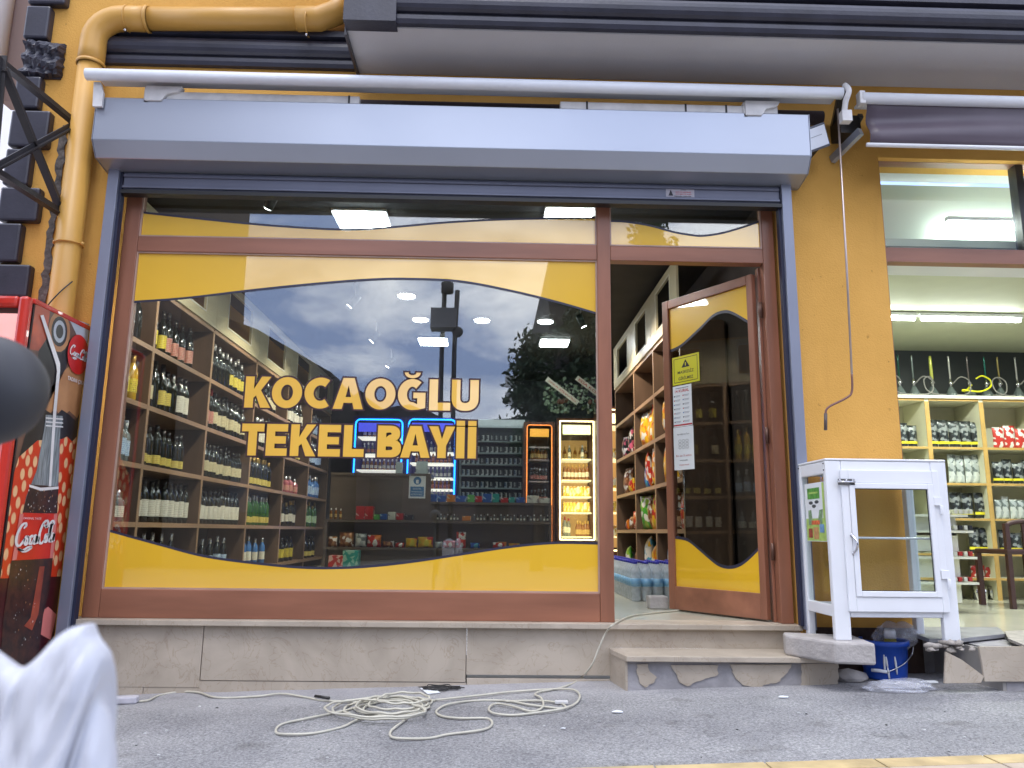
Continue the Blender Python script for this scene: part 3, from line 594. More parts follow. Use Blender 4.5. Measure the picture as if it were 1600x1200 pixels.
# stone blocks
stone = mat('rough_stone_block', (.40, .375, .36), .85, var=.12, scale=12, bump=.5, bscale=45)
def stoneblock(name, label, pts, z0, h, tilt=0):
    mb = MB().ext([(a, b, z0+tilt*i) for i, (a, b) in enumerate(pts)], (0, 0, h)); o = mb.build(name, stone, bevel=.012); return tag(o, label, 'stone block')
A, B, D = at(1300, 1024, -.53), at(1366, 1020, -.56), at(1233, 1006, -.25)
stoneblock('stone_block', 'long rough grey kerb stone bridging from the marble step under the white cabinet', [(A.x, -.56), (B.x-.01, -.60), (B.x+.03, -.27), (D.x+.0, -.16), (D.x-.03, -.27)], ST+.001, .108)
q = atz(1015, 952, FZ); q2 = atz(1048, 953, FZ)
mb = MB().box(q.x, q2.x-.005, q.y, q.y+.12, FZ+.001, FZ+.085); tag(mb.build('stone_block', stone, bevel=.008), 'small grey brick holding the open door in place on the shop floor', 'stone block')
# ------------------------------------------------------------------ shop window
sw = thing('shop_window', 'large shop window with yellow wavy film and the shop name across it', 'shop window', (-.8, .02, FZ))
GX0, GX1 = -2.235, .645; GZ0, GZ1 = .502, 2.545; TZ0, TZ1 = 2.645, 2.99
FY0, FY1 = 0, .075
z_tr = TZ0
def fbar(x0, x1, z0, z1, m, y0=FY0, par=None, nm='frame'): return MB().box(x0, x1, y0, FY1, z0, z1).build(nm, m, par or sw, bevel=.004)
fbar(XL, GX0, FZ, 3.03, WOOD, nm='side_post'); fbar(GX1, .728, FZ, 3.03, WOOD, nm='mullion', y0=-.004)
fbar(GX0+.001, GX1-.001, FZ, GZ0, WOODH, nm='bottom_rail'); fbar(GX0+.001, GX1-.001, GZ1, TZ0, WOODH, nm='transom_rail'); fbar(GX0+.001, GX1-.001, TZ1, 3.03, WOODH, nm='top_rail')
fbar(.729, 1.705, GZ1, TZ0-.005, WOODH, y0=-.002, nm='transom_rail'); fbar(.729, 1.705, TZ1, 3.03, WOODH, nm='top_rail'); fbar(1.706, XR+.045, FZ, 3.03, WOOD, nm='side_post')
bead = mat('glazing_bead', (.42, .28, .22), .4)
for (x0, x1, z0, z1) in ((GX0, GX1, GZ0, GZ1), (GX0, GX1, TZ0, TZ1), (.729, 1.705, TZ0, TZ1)):
    mb = MB(); b = .009
    mb.box(x0, x0+b, .008, .02, z0, z1); mb.box(x1-b, x1, .008, .02, z0, z1); mb.box(x0+b, x1-b, .008, .02, z0, z0+b); mb.box(x0+b, x1-b, .008, .02, z1-b, z1); mb.build('glazing_bead', bead, sw)
    MB().box(x0, x1, .022, .028, z0, z1).build('glass', GLASS, sw)
FYM = .0205
def film(curve, zedge, x0, x1, up, name='film'):
    P = [at(a, b, FYM) for a, b in curve]; P = catmull([(p.x, 0, p.z) for p in P], 6)
    P = [p for p in P]; P[0].x = x0; P[-1].x = x1
    e = .014 if up else -.014
    MB().strip([(p.x, FYM, p.z) for p in P], [(p.x, FYM, zedge) for p in P], (0, .001, 0)).build('yellow_film', YFILM, sw)
    MB().strip([(p.x, FYM-.0006, p.z) for p in P], [(p.x, FYM-.0006, p.z-e) for p in P], (0, .0005, 0)).build('film_edge', NFILM, sw)
film([(207, 470), (290, 464), (400, 451), (500, 441), (580, 435), (640, 434), (720, 438), (800, 453), (870, 470), (936, 489)], GZ1, GX0, GX1, True)
film([(170, 831), (250, 853), (320, 871), (400, 882), (480, 889), (560, 888), (640, 880), (720, 868), (800, 856), (870, 850), (938, 851)], GZ0, GX0, GX1, False)
film([(218, 333), (300, 342), (400, 352), (500, 359), (560, 360), (620, 356), (700, 349), (800, 344), (936, 342)], TZ0, GX0, GX1, False)
film([(957, 347), (977.5, 348), (1015, 354), (1052, 364), (1081, 369), (1099, 370), (1127, 366), (1156, 358), (1180, 350), (1197, 343)], TZ0, .729, 1.705, False)
# the shop name
def word(letters, zb_px, zt_px, t):
    zb = sum(at(x, y, FYM).z for x, y in zb_px)/2; ztop = sum(at(x, y, FYM).z for x, y in zt_px)/2; h = ztop-zb
    for ch, p0, p1 in letters:
        pm = (zb_px[0][1]+zt_px[0][1])/2
        x0, x1 = at(p0, pm, FYM).x, at(p1, pm, FYM).x; w = x1-x0; tt = t if ch != 'İ' else w
        c = {'Ğ': 'G', 'İ': 'I'}.get(ch, ch); sp = glyph(c, w, h, tt)
        if ch == 'Ğ': sp = sp+[[(w*.22, h*1.21), (w*.36, h*1.21)]+[(w*.5+w*.15*math.cos(R(a)), h*1.21+h*.085*math.sin(R(a))) for a in range(200, 341, 20)]+[(w*.64, h*1.21), (w*.80, h*1.21)]+[(w*.51+w*.29*math.cos(R(a)), h*1.21-h*.0+h*.185*math.sin(R(a))) for a in range(-12, -169, -12)]]
        par_ = sw
        for off, yy, m in ((.0, 0, LETY), (.0105, .0012, LETB)):
            me = poly2d(sp, 0 if not off else 0)
            mb = MB(); Mx = Matrix(((1, 0, 0, x0), (0, 0, 1, FYM-.0012+yy*.4), (0, 1, 0, zb), (0, 0, 0, 1)))
            if off:
                me = outline2d(sp, off)
            mb.mesh(me, Mx, 0); par_ = mb.build('letter' if not off else 'outline', m, par_)
def outline2d(sp, w):
    cu = bpy.data.curves.new('o', 'CURVE'); cu.dimensions = '3D'; cu.bevel_depth = 0; cu.extrude = 0
    # a fat flat ring along each contour: quads plus round joins
    mb = MB()
    for s_ in sp:
        n = len(s_)
        for i in range(n):
            a, b = Vector((*s_[i], 0)), Vector((*s_[(i+1) % n], 0)); d = b-a
            if d.length < 1e-6: continue
            d.normalize(); q = Vector((-d.y, d.x, 0))*w
            k = len(mb.v); mb.add([a-q, b-q, b+q, a+q], [(0, 1, 2, 3)])
        c_ = [Vector((*p, 0)) for p in s_]
        for i, p in enumerate(c_):
            a, b = (p-c_[i-1]).normalized(), (c_[(i+1) % n]-p).normalized()
            sgn = 1 if a.cross(b).z > 0 else -1
            for sg in (1, -1):
                na = Vector((a.y, -a.x, 0))*w*sg; nb_ = Vector((b.y, -b.x, 0))*w*sg
                m_ = na+nb_; L = m_.length
                if L < 1e-6: continue
                mi = m_/L*min(w*w*2/L if L > 0 else w, w*1.9)
                mb.add([p, p+na, p+mi, p+nb_], [(0, 1, 2, 3)])
    me = bpy.data.meshes.new('o'); me.from_pydata(mb.v, [], mb.f); return me
word([('K', 383, 424), ('O', 425, 472), ('C', 476, 521), ('A', 521, 568), ('O', 571, 618), ('Ğ', 622, 665), ('L', 671, 704), ('U', 706, 748)], ((400, 638), (730, 641)), ((400, 589), (730, 593)), .052)
word([('T', 377, 412), ('E', 416, 449), ('K', 454, 494), ('E', 498, 532), ('L', 537, 569), ('B', 590, 627), ('A', 626, 672), ('Y', 670, 711), ('İ', 713, 726), ('İ', 731, 744)], ((400, 713), (730, 715)), ((400, 664), (730, 665)), .051)
# ------------------------------------------------------------------ door
HP, FP = Vector((1.665, .085, 0)), Vector((1.232, .76, 0))
du = (HP-FP).normalized(); LW = (HP-FP).length; dn = Vector((du.y, -du.x, 0))              # dn faces the street
if dn.y > 0: dn = -dn
DZ0, DZ1 = FZ+.012, 2.50
dr = thing('shop_door', 'mahogany framed glass door standing open into the shop with yellow wavy film', 'door', (1.6, .085, FZ))
def dp_(u, z, d=0): return FP+du*u+dn*d+Vector((0, 0, z))
def dbox(u0, u1, z0, z1, d0, d1, m, nm, par=None, bv=.004):
    mb = MB(); mb.ext([dp_(u0, z0, d0), dp_(u1, z0, d0), dp_(u1, z1, d0), dp_(u0, z1, d0)], dn*(d1-d0)); return mb.build(nm, m, par or dr, bevel=bv)
def dpx(px, py, d=0):
    p = atp(px, py, dp_(0, 0, d), dn); return (p-FP).dot(du), p.z
gu0 = dpx(1052, 700)[0]; gu1 = dpx(1180, 700)[0]; gzb = dpx(1120, 921)[1]; gzt = dpx(1110, 464)[1]
dbox(0, gu0, DZ0, DZ1, -.02, .02, WOOD, 'stile'); dbox(gu1, LW, DZ0, DZ1, -.02, .02, WOOD, 'stile')
dbox(gu0, gu1, DZ0, gzb, -.019, .019, WOODH, 'bottom_rail'); dbox(gu0, gu1, gzt, DZ1, -.019, .019, WOODH, 'top_rail')
dbox(gu0, gu1, gzb, gzt, -.003, .003, DGLASS, 'glass', bv=0)
def dfilm(curve, zedge, up):
    P = catmull([(dpx(a, b)[0], 0, dpx(a, b)[1]) for a, b in curve], 6); P[0].x = gu0; P[-1].x = gu1
    e = .02 if up else -.02
    MB().strip([dp_(p.x, p.z, .0034) for p in P], [dp_(p.x, zedge, .0034) for p in P], dn*.0005).build('yellow_film', YFILM, dr)
    MB().strip([dp_(p.x, p.z, .0041) for p in P], [dp_(p.x, p.z-e, .0041) for p in P], dn*.0004).build('film_edge', NFILM, dr)
dfilm([(1049, 546), (1060, 541), (1071, 533), (1095.6, 510), (1114, 492), (1131, 485), (1146, 487.5), (1173, 503)], gzt, True)
dfilm([(1057, 842), (1075, 846), (1093, 860), (1109, 874), (1124, 885), (1140, 889), (1157, 885), (1172, 874), (1188, 858)], gzb, False)
dbox(gu0-.04, gu0-.015, 1.02, 1.36, -.05, -.022, WOOD, 'latch_block')
mb = MB().tube([dp_(gu0+.045, 1.0, -.05), dp_(gu0+.045, 1.32, -.05)], .007, 8); mb.tube([dp_(gu0+.045, 1.02, -.05), dp_(gu0-.01, 1.02, -.022)], .005, 6); mb.tube([dp_(gu0+.045, 1.3, -.05), dp_(gu0-.01, 1.3, -.022)], .005, 6); mb.build('pull_handle', CHROME, dr)
mb = MB()
for z in (.7, 1.4, 2.2): mb.tube([(1.69, .045, z), (1.69, .045, z+.10)], .011, 8)
mb.build('hinge', mat('bronze_hinge', (.10, .05, .035), .4, metal=.5), dr)
mb = MB().box(1.69, 1.707, .075, .12, FZ, 2.54); mb.build('door_jamb', WOOD, sw, bevel=.003)
# stickers on the door glass
def dsign(p0, p1, p2, mt, nm, d=.0048):
    ul, zt_ = dpx(*p0); ur, _ = dpx(*p1); _, zb_ = dpx(*p2); c = dp_((ul+ur)/2, (zt_+zb_)/2, d)
    w, h = ur-ul, zt_-zb_
    mb = MB(); mb.ext([dp_(ul, zb_, d), dp_(ur, zb_, d), dp_(ur, zt_, d), dp_(ul, zt_, d)], dn*.001); return mb, c+dn*.0012, w, h
V3 = Vector((0, 0, 1))
def rect(mb, c, u, v, w, h, m, lift=.0004):
    u, v = u.normalized(), v.normalized(); n = u.cross(v); c = c+n*lift
    mb.add([c-u*w/2-v*h/2, c+u*w/2-v*h/2, c+u*w/2+v*h/2, c-u*w/2+v*h/2], [(0, 1, 2, 3)], m)
yel = mat('warning_yellow', (.62, .58, .02), .4, var=.03)
mb, c, w, h = dsign((1051, 560), (1093, 555), (1058, 602), yel, 'w')
for a, b, c_, d_ in ((0, h*.42, w*.86, .004), (0, -h*.42, w*.86, .004), (-w*.43, 0, .004, h*.84), (w*.43, 0, .004, h*.84)): rect(mb, c+du*a+V3*b, du, V3, c_, d_, 1)
T = [c+du*a+V3*b+dn*.0005 for a, b in ((-w*.15, h*.08), (w*.15, h*.08), (0, h*.36))]; mb.add(T, [(0, 1, 2)], 1)
rect(mb, c+V3*h*.19, du, V3, w*.03, h*.12, 0, .0009)
put_text(mb, 'MASKESİZ', c-V3*h*.06, du, V3, h*.14, w*.6, 1, .01, .0006); put_text(mb, 'GİRİLMEZ', c-V3*h*.28, du, V3, h*.14, w*.55, 1, .01, .0006)
mb.build('warning_sign', [yel, INKB], dr)
mb, c, w, h = dsign((1052, 605), (1081, 602), (1056, 668), PAPER, 'p')
put_text(mb, '14 KURAL', c+V3*h*.37, du, V3, h*.075, w*.75, 2, .01)
rect(mb, c-V3*h*.46, du, V3, w*.98, h*.035, 2); rect(mb, c+V3*h*.44, du, V3, w*.7, h*.012, 1)
for i in range(7):
    for sx in (-.25, .22):
        rect(mb, c+du*w*sx+V3*h*(.26-i*.105), du, V3, w*.3, h*.014, 3); rect(mb, c+du*w*sx+V3*h*(.235-i*.105), du, V3, w*.24, h*.010, 3)
        rect(mb, c+du*w*(sx-.17)+V3*h*(.25-i*.105), du, V3, w*.05, h*.03, (1, 2, 4)[(i+(sx > 0)) % 3])
mb.build('rules_poster', [PAPER, INKB, INKR, mat('grey_ink', (.30, .32, .38), .6), INKBL], dr)
mb, c, w, h = dsign((1053, 669), (1084, 667), (1056, 735), PAPER, 'p')
put_text(mb, 'Sevdiğimiz İçin', c+V3*h*.33, du, V3, h*.05, w*.6, 1, .0)
for i in range(3):
    for j in range(3):
        cc = c+du*w*(-.18+.18*i)+V3*h*(.02+.075*j)
        mb.tube([cc+(du*math.cos(R(a))*w*.07+V3*math.sin(R(a))*h*.032)+dn*.0006 for a in range(0, 360, 45)], .0008, 4, 1, closed=True)
put_text(mb, 'En az 3 adım', c-V3*h*.17, du, V3, h*.045, w*.75, 2, .0); put_text(mb, 'mesafe', c-V3*h*.28, du, V3, h*.03, w*.4, 1, .0); put_text(mb, 'TEŞEKKÜRLER', c-V3*h*.39, du, V3, h*.04, w*.5, 2, .0)
mb.build('distance_poster', [PAPER, INKB, INKR], dr)
# ================================================================== INTERIOR OF THE SHOP
LX, RX, BKY, CZ = -2.45, 1.50, 7.45, 3.2                     # shelf fronts, back wall, ceiling
struct(MB().box(-2.9, 2.0, .16, BKY, FZ-.06, FZ).build('floor', FLOORT, org=(0, 3, 0)))
struct(MB().box(-2.9, 2.0, .16, BKY+.1, CZ, CZ+.08).build('ceiling', DARK, org=(0, 3, CZ)))
struct(MB().box(-2.95, -2.88, .16, BKY, FZ, CZ).build('left_wall', DARKW, org=(-2.9, 3, 0)))
struct(MB().box(1.90, 1.97, .16, BKY, FZ, CZ).build('right_wall', DARKW, org=(1.9, 3, 0)))
struct(MB().box(-2.9, 1.97, BKY, BKY+.07, FZ, CZ).build('back_wall', mat('slate_back_wall', (.05, .052, .07), .6, var=.2), org=(0, BKY, 0)))
ZB = [.45, .87, 1.27, 1.69, 2.11, 2.55]; HT = 3.08           # shelf boards, top of header panel
UPL = [-.0+.22, .86, 2.02, 3.30, 4.60, 5.86, 7.1]
UPR = [1.40, 2.45, 3.45, 4.70]
def shelf(name, label, X, ups, sgn, DX):
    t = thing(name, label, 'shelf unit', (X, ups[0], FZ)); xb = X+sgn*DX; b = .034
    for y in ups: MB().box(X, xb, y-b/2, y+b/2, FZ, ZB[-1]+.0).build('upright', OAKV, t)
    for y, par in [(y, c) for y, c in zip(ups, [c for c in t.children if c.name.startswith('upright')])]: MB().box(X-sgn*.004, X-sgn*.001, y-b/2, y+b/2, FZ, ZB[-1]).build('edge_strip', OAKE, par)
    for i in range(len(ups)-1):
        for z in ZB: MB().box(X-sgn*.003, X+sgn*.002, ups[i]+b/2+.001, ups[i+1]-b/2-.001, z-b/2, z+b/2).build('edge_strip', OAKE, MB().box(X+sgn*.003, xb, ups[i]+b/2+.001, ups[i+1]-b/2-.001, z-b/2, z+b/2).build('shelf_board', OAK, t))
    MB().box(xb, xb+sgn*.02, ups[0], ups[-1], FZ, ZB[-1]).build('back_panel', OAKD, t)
    mb = MB(); z0, z1 = ZB[-1]+.018, HT
    for i in range(len(ups)-1):
        a, c = ups[i]-b/2, ups[i+1]-b/2-.004; m = (a+c)/2; hw = (c-a)*.27; hz0, hz1 = z0+.09, z1-.075
        mb.box(X-sgn*.02, X, a, m-hw, z0, z1); mb.box(X-sgn*.02, X, m+hw, c, z0, z1); mb.box(X-sgn*.02, X, m-hw, m+hw, z0, hz0); mb.box(X-sgn*.02, X, m-hw, m+hw, hz1, z1)
    mb.build('header_panel', HEADER, t)
    for i in range(len(ups)-1):
        a, c = ups[i]-b/2, ups[i+1]-b/2-.004; m = (a+c)/2; hw = (c-a)*.27; hz0, hz1 = z0+.09, z1-.075
        mb = MB(); w = .012; x0, x1 = X-sgn*.024, X-sgn*.0205
        mb.box(x0, x1, m-hw-w, m-hw, hz0-w, hz1+w); mb.box(x0, x1, m+hw, m+hw+w, hz0-w, hz1+w); mb.box(x0, x1, m-hw, m+hw, hz0-w, hz0); mb.box(x0, x1, m-hw, m+hw, hz1, hz1+w)
        mb.build('opening_trim', mat('pale_trim', (.66, .64, .56), .4), t)
    return t
shl = shelf('wall_shelf', 'long oak wall shelf of bottles down the left side of the shop', LX, UPL, -1, .36)
shr = shelf('wall_shelf', 'oak wall shelf of snack bags on the right behind the open door', RX, UPR, 1, .36)
# ---- bottles
def gcol(name, c, rough=.08): return mat(name, c, rough, var=.1, spec=.7, coat=.3)
GB = dict(dark=gcol('dark_bottle_glass', (.008, .010, .008)), green=gcol('green_bottle_glass', (.03, .10, .02)), clear=mat('clear_bottle_glass', (.36, .42, .44), .06, trans=.6, spec=.7), amber=gcol('amber_bottle_glass', (.20, .07, .012)),
          blue=gcol('blue_bottle_glass', (.05, .16, .42)), yellow=gcol('yellow_wine_glass', (.48, .30, .02)), pink=gcol('pink_bottle_glass', (.35, .10, .12)))
def labmat(name, c, c2, sc=24):
    def b(t, p, N, L):
        tcn = N('ShaderNodeTexCoord'); w = N('ShaderNodeTexWave'); w.wave_type = 'BANDS'; w.bands_direction = 'Z'; w.inputs['Scale'].default_value = sc; w.inputs['Distortion'].default_value = 7; w.inputs['Detail'].default_value = 3; w.inputs['Detail Scale'].default_value = 14
        L(tcn.outputs['Object'], w.inputs[0]); rp = N('ShaderNodeValToRGB'); L(w.outputs[0], rp.inputs[0]); e = rp.color_ramp.elements
        e[0].position = .08; e[0].color = tuple(c2)+(1,); e[1].position = .24; e[1].color = tuple(c)+(1,); L(rp.outputs[0], p.inputs['Base Color']); p.inputs['Roughness'].default_value = .5
    return shade(name, b)
LB = dict(cream=labmat('cream_label', (.62, .57, .38), (.30, .22, .12)), white=labmat('white_label', (.72, .70, .62), (.35, .32, .26)), yellow=labmat('yellow_label', (.62, .52, .12), (.30, .18, .05)), lemon=labmat('lemon_label', (.70, .58, .05), (.15, .1, .04)),
          red=labmat('red_label', (.40, .10, .08), (.62, .50, .40)), bluew=labmat('blue_white_label', (.45, .58, .70), (.08, .14, .40)), green=labmat('green_label', (.30, .50, .24), (.62, .66, .5)), gold=labmat('gold_label', (.52, .36, .12), (.10, .05, .02)))
CAPB = mat('black_capsule', (.012, .01, .01), .25); CAPS = mat('silver_capsule', (.55, .55, .57), .25, metal=.7); CAPG = mat('gold_capsule', (.5, .33, .1), .3, metal=.6); CAPR = mat('red_capsule', (.28, .02, .03), .3); CAPW = mat('white_cap', (.7, .7, .7), .4)
BPROF = dict(wine=[(.032, 0), (.036, .006), (.0365, .19), (.033, .215), (.018, .245), (.0145, .26), (.0145, .30)], spirit=[(.033, 0), (.038, .006), (.038, .17), (.034, .195), (.016, .215), (.0145, .23), (.0145, .285)], squat=[(.042, 0), (.047, .008), (.047, .12), (.042, .14), (.018, .16), (.017, .2)],
             tall=[(.030, 0), (.033, .006), (.034, .20), (.028, .235), (.014, .27), (.0135, .33)], small=[(.026, 0), (.029, .005), (.029, .12), (.013, .165), (.0125, .20)])
BLAB = dict(wine=(.06, .15), spirit=(.045, .15), squat=(.03, .10), tall=(.05, .15), small=(.03, .09))
_bp = {}
def bottle(shape, glass, lab, cap, loc, rot, label, group, lo=None, sc=1, cat='bottle'):
    k = (shape, glass, lab, cap, lo)
    if k in _bp: return dup(_bp[k], loc, rot, label, group, sc*random.uniform(.93, 1.06))
    t = thing('bottle', label, cat, loc, group); pr = BPROF[shape]; MB_ = MB().lathe(pr, 14, loc); MB_.build('glass_body', GB[glass], t)
    r = pr[2][0]+.0008; z0, z1 = lo or BLAB[shape]
    if lab: MB().lathe([(r, z0), (r, z1)], 12, loc, a0=R(-115), a1=R(115)).build('label', LB[lab], t)
    top = pr[-1]
    cm = dict(b=CAPB, s=CAPS, g=CAPG, r=CAPR, w=CAPW)[cap]
    MB().lathe([(top[0]+.0012, top[1]-.05), (top[0]+.0012, top[1]+.006), (0, top[1]+.0065)], 12, loc).build('cap', cm, t)
    t.rotation_euler = (0, 0, rot); t.scale = (sc,)*3; _bp[k] = t; return t
ROWN = ['bottom', 'second', 'third', 'fourth', 'top']
BAYN = ['nearest', 'second', 'third', 'fourth', 'fifth', 'farthest']
#      row: {bay: [(count, shape, glass, label, cap, what), ...]}
W_ = ('wine', 'dark', 'cream', 'b')
FILL = {4: {0: [(5, 'tall', 'dark', None, 's', 'dark bottle with silver neck')], 1: [(2, 'tall', 'dark', 'lemon', 'b', 'black bottle with bright lemon label'), (4, 'tall', 'dark', 'red', 'b', 'tall dark bottle with red label')],
            2: [(1, 'tall', 'amber', 'gold', 'g', 'amber bottle with gold label'), (4, 'wine', 'dark', None, 's', 'plain dark bottle'), (4, 'wine', 'dark', 'lemon', 's', 'dark bottle with pale lemon label')], 3: [(3, 'wine', 'green', 'green', 'g', 'green bottle with green label'), (4, 'wine', 'dark', 'cream', 's', 'dark bottle with cream label')], 4: [(6, 'spirit', 'dark', 'white', 's', 'dark bottle with white label')], 5: [(6, 'spirit', 'clear', 'bluew', 's', 'clear bottle with blue label')]},
        3: {0: [(2, 'wine', 'green', 'green', 's', 'green wine bottle'), (3, 'wine', 'yellow', 'lemon', 'g', 'golden wine bottle')], 1: [(1, 'wine', 'dark', 'cream', 'b', 'wine bottle with cream label'), (1, 'wine', 'dark', None, 'b', 'plain black wine bottle'), (2, 'wine', 'dark', 'yellow', 'b', 'wine bottle with straw label'), (1, 'wine', 'dark', None, 's', 'dark wine bottle with silver capsule'), (2, 'wine', 'dark', 'white', 'b', 'wine bottle with tall white label')],
            2: [(2, 'wine', 'dark', 'red', 'r', 'dark wine bottle with red label'), (8, 'wine', 'dark', 'cream', 'b', 'wine bottle with cream label')], 3: [(8, 'wine', 'dark', 'white', 's', 'dark wine bottle with white label')], 4: [(7, 'wine', 'dark', 'yellow', 'g', 'dark wine bottle with yellow label')], 5: [(7, 'wine', 'dark', 'bluew', 's', 'dark bottle with blue and white label')]},
        2: {0: [(2, 'spirit', 'green', 'green', 'w', 'short green bottle with white cap'), (3, 'spirit', 'clear', 'bluew', 'w', 'clear bottle with blue-grey label and white cap')], 1: [(7, 'wine', 'dark', 'yellow', 'b', 'dark wine bottle with low yellow label')], 2: [(11, 'wine', 'dark', 'cream', 'b', 'wine bottle with straw cream label')], 3: [(8, 'wine', 'dark', 'yellow', 'g', 'dark bottle with yellow label')], 4: [(4, 'squat', 'pink', 'red', 's', 'pinkish squat bottle')], 5: [(6, 'spirit', 'blue', 'bluew', 's', 'blue bottle')]},
        1: {0: [(4, 'squat', 'clear', 'white', 's', 'clear squat bottle with white label')], 1: [(9, 'wine', 'dark', 'white', 'b', 'black wine bottle with tall white label')], 2: [(11, 'wine', 'dark', 'white', 'b', 'black wine bottle with ivory label')], 3: [(8, 'wine', 'green', 'yellow', 's', 'green-black bottle with yellow label')], 4: [(5, 'wine', 'dark', 'white', 'g', 'dark bottle with small white label')], 5: [(5, 'wine', 'green', 'green', 'g', 'green bottle with pale label')]},
        0: {0: [(3, 'wine', 'dark', None, 's', 'dark bottle')], 1: [(5, 'tall', 'dark', None, 's', 'dark bottle with silver neck')], 2: [(5, 'wine', 'dark', 'bluew', 's', 'blue-black bottle')], 3: [(4, 'wine', 'blue', 'white', 's', 'dark blue bottle')], 4: [(4, 'spirit', 'dark', 'lemon', 'b', 'dark bottle with lemon label')], 5: [(4, 'spirit', 'dark', 'yellow', 'b', 'dark bottle with yellow label')]}}
rnd = random.Random(21)
for row, bays in FILL.items():
    z = ZB[row]+.0175
    for b, items in bays.items():
        y0, y1 = UPL[b]+.08, UPL[b+1]-.07; tot = sum(i[0] for i in items); k = 0
        full = min(1, tot*.112/(y1-y0)) if b else 1; y1 = y0+(y1-y0)*max(full, .80)
        for cnt, shp, gl, lab, cap, what in items:
            lo = (.03, .09) if 'low' in what else ((.045, .165) if 'tall white' in what or 'ivory' in what else None)
            for q in range(cnt):
                y = lerp(y0, y1, (k+.5)/tot)+rnd.uniform(-.007, .007)
                bottle('tall' if shp == 'wine' and lo is None and rnd.random() < .22 else shp, gl, lab, cap, (LX-.075+rnd.uniform(-.012, .006), y, z), R(-14)+rnd.uniform(-.15, .15),
                       f'{what}, {ROWN[row]} row, {BAYN[b]} bay of left shelf', f'{what}s, {ROWN[row]} row, bay {BAYN[b]}', lo, 1+.10*(row in (3, 4)))
                _l = bpy.context.scene.collection.objects[-1] if False else None; k += 1
# ---- snack bags on the right shelf
def bagmat(name, cols, sc=9):
    def b(t, p, N, L):
        tcn = N('ShaderNodeTexCoord'); v = N('ShaderNodeTexVoronoi'); v.inputs['Scale'].default_value = sc; L(tcn.outputs['Object'], v.inputs[0])
        sp = N('ShaderNodeSeparateColor'); L(v.outputs['Color'], sp.inputs[0]); rp = N('ShaderNodeValToRGB'); rp.color_ramp.interpolation = 'CONSTANT'; L(sp.outputs[0], rp.inputs[0])
        e = rp.color_ramp.elements; e[0].color = tuple(cols[0])+(1,); e[1].position = .45; e[1].color = tuple(cols[1])+(1,); q = e.new(.72); q.color = tuple(cols[2])+(1,)
        L(rp.outputs[0], p.inputs['Base Color']); p.inputs['Roughness'].default_value = .28; p.inputs['Metallic'].default_value = .15
    return shade(name, b)
YEL, REDc, WHc, GRc, BLc, ORc, BKc, PKc = (.75, .42, .02), (.5, .03, .02), (.75, .72, .68), (.08, .38, .05), (.02, .10, .45), (.7, .2, .02), (.02, .02, .02), (.6, .12, .2)
BAGM = dict(orange=bagmat('orange_snack_print', [YEL, ORc, WHc], 20), pink=bagmat('pink_black_snack_print', [BKc, PKc, WHc], 26), green=bagmat('green_snack_print', [GRc, (.3, .5, .05), WHc], 20), blue=bagmat('blue_snack_print', [BLc, (.1, .4, .6), WHc], 20), yellow=bagmat('yellow_snack_print', [YEL, (.6, .5, .03), REDc], 20), red=bagmat('red_snack_print', [REDc, WHc, ORc], 22),
            brown=bagmat('brown_snack_print', [(.2, .07, .03), (.4, .2, .08), WHc], 30), cyan=bagmat('blue_white_snack_print', [WHc, (.08, .35, .55), YEL], 22), black=bagmat('black_pouch_print', [(.02, .022, .025), (.035, .045, .05), (.25, .27, .27)], 38), silver=bagmat('silver_pouch_print', [(.55, .58, .56), (.4, .44, .44), (.15, .18, .18)], 26), redw=bagmat('red_white_pouch_print', [(.5, .04, .03), (.7, .7, .66), (.5, .04, .03)], 30))
def bagmesh(mb, w, h, d, m=0):
    nu, nv = 8, 10; P = {}
    for s in (1, -1):
        for i in range(nu+1):
            for j in range(nv+1):
                a, b = i/nu*2-1, j/nv*2-1; k = max(0, (1-abs(a)**2.4))*max(0, (1-abs(b)**3))**.8
                wob = .004*math.sin(9*a+5*b)*k
                P[s, i, j] = len(mb.v); mb.v.append(Vector((s*(d/2*k+wob+.0008), a*w/2*(1-.07*(1-abs(b))), (b+1)/2*h)))
    for s in (1, -1):
        for i in range(nu):
            for j in range(nv): mb.f.append([P[s, i, j], P[s, i+1, j], P[s, i+1, j+1], P[s, i, j+1]]); mb.m.append(m); mb.sm.append(True)
    for i in range(nu):
        for j in (0, nv): mb.f.append([P[1, i, j], P[1, i+1, j], P[-1, i+1, j], P[-1, i, j]]); mb.m.append(m); mb.sm.append(False)
    for j in range(nv):
        for i in (0, nu): mb.f.append([P[1, i, j], P[1, i, j+1], P[-1, i, j+1], P[-1, i, j]]); mb.m.append(m); mb.sm.append(False)
_bg = {}
def bag(mt, w, h, loc, rot, label, group=None, tilt=0, band=None, nm='snack_bag', cat='snack bag'):
    mb = MB(); bagmesh(mb, w, h, w*.42)
    me = mb.build(nm, BAGM[mt], org=(0, 0, 0)); me.location = loc; me.rotation_euler = (0, tilt, rot); tag(me, label, cat, group)
    if band:
        b = MB(); b.box(-w*.12-.001, -w*.12+.001, -w*.42, w*.42, h*.10, h*.20); b.v = [Vector((s*(w*.175), v.y, v.z)) if False else Vector((v.x*1-.0, v.y, v.z)) for v in b.v for s in (1,)]
    return me
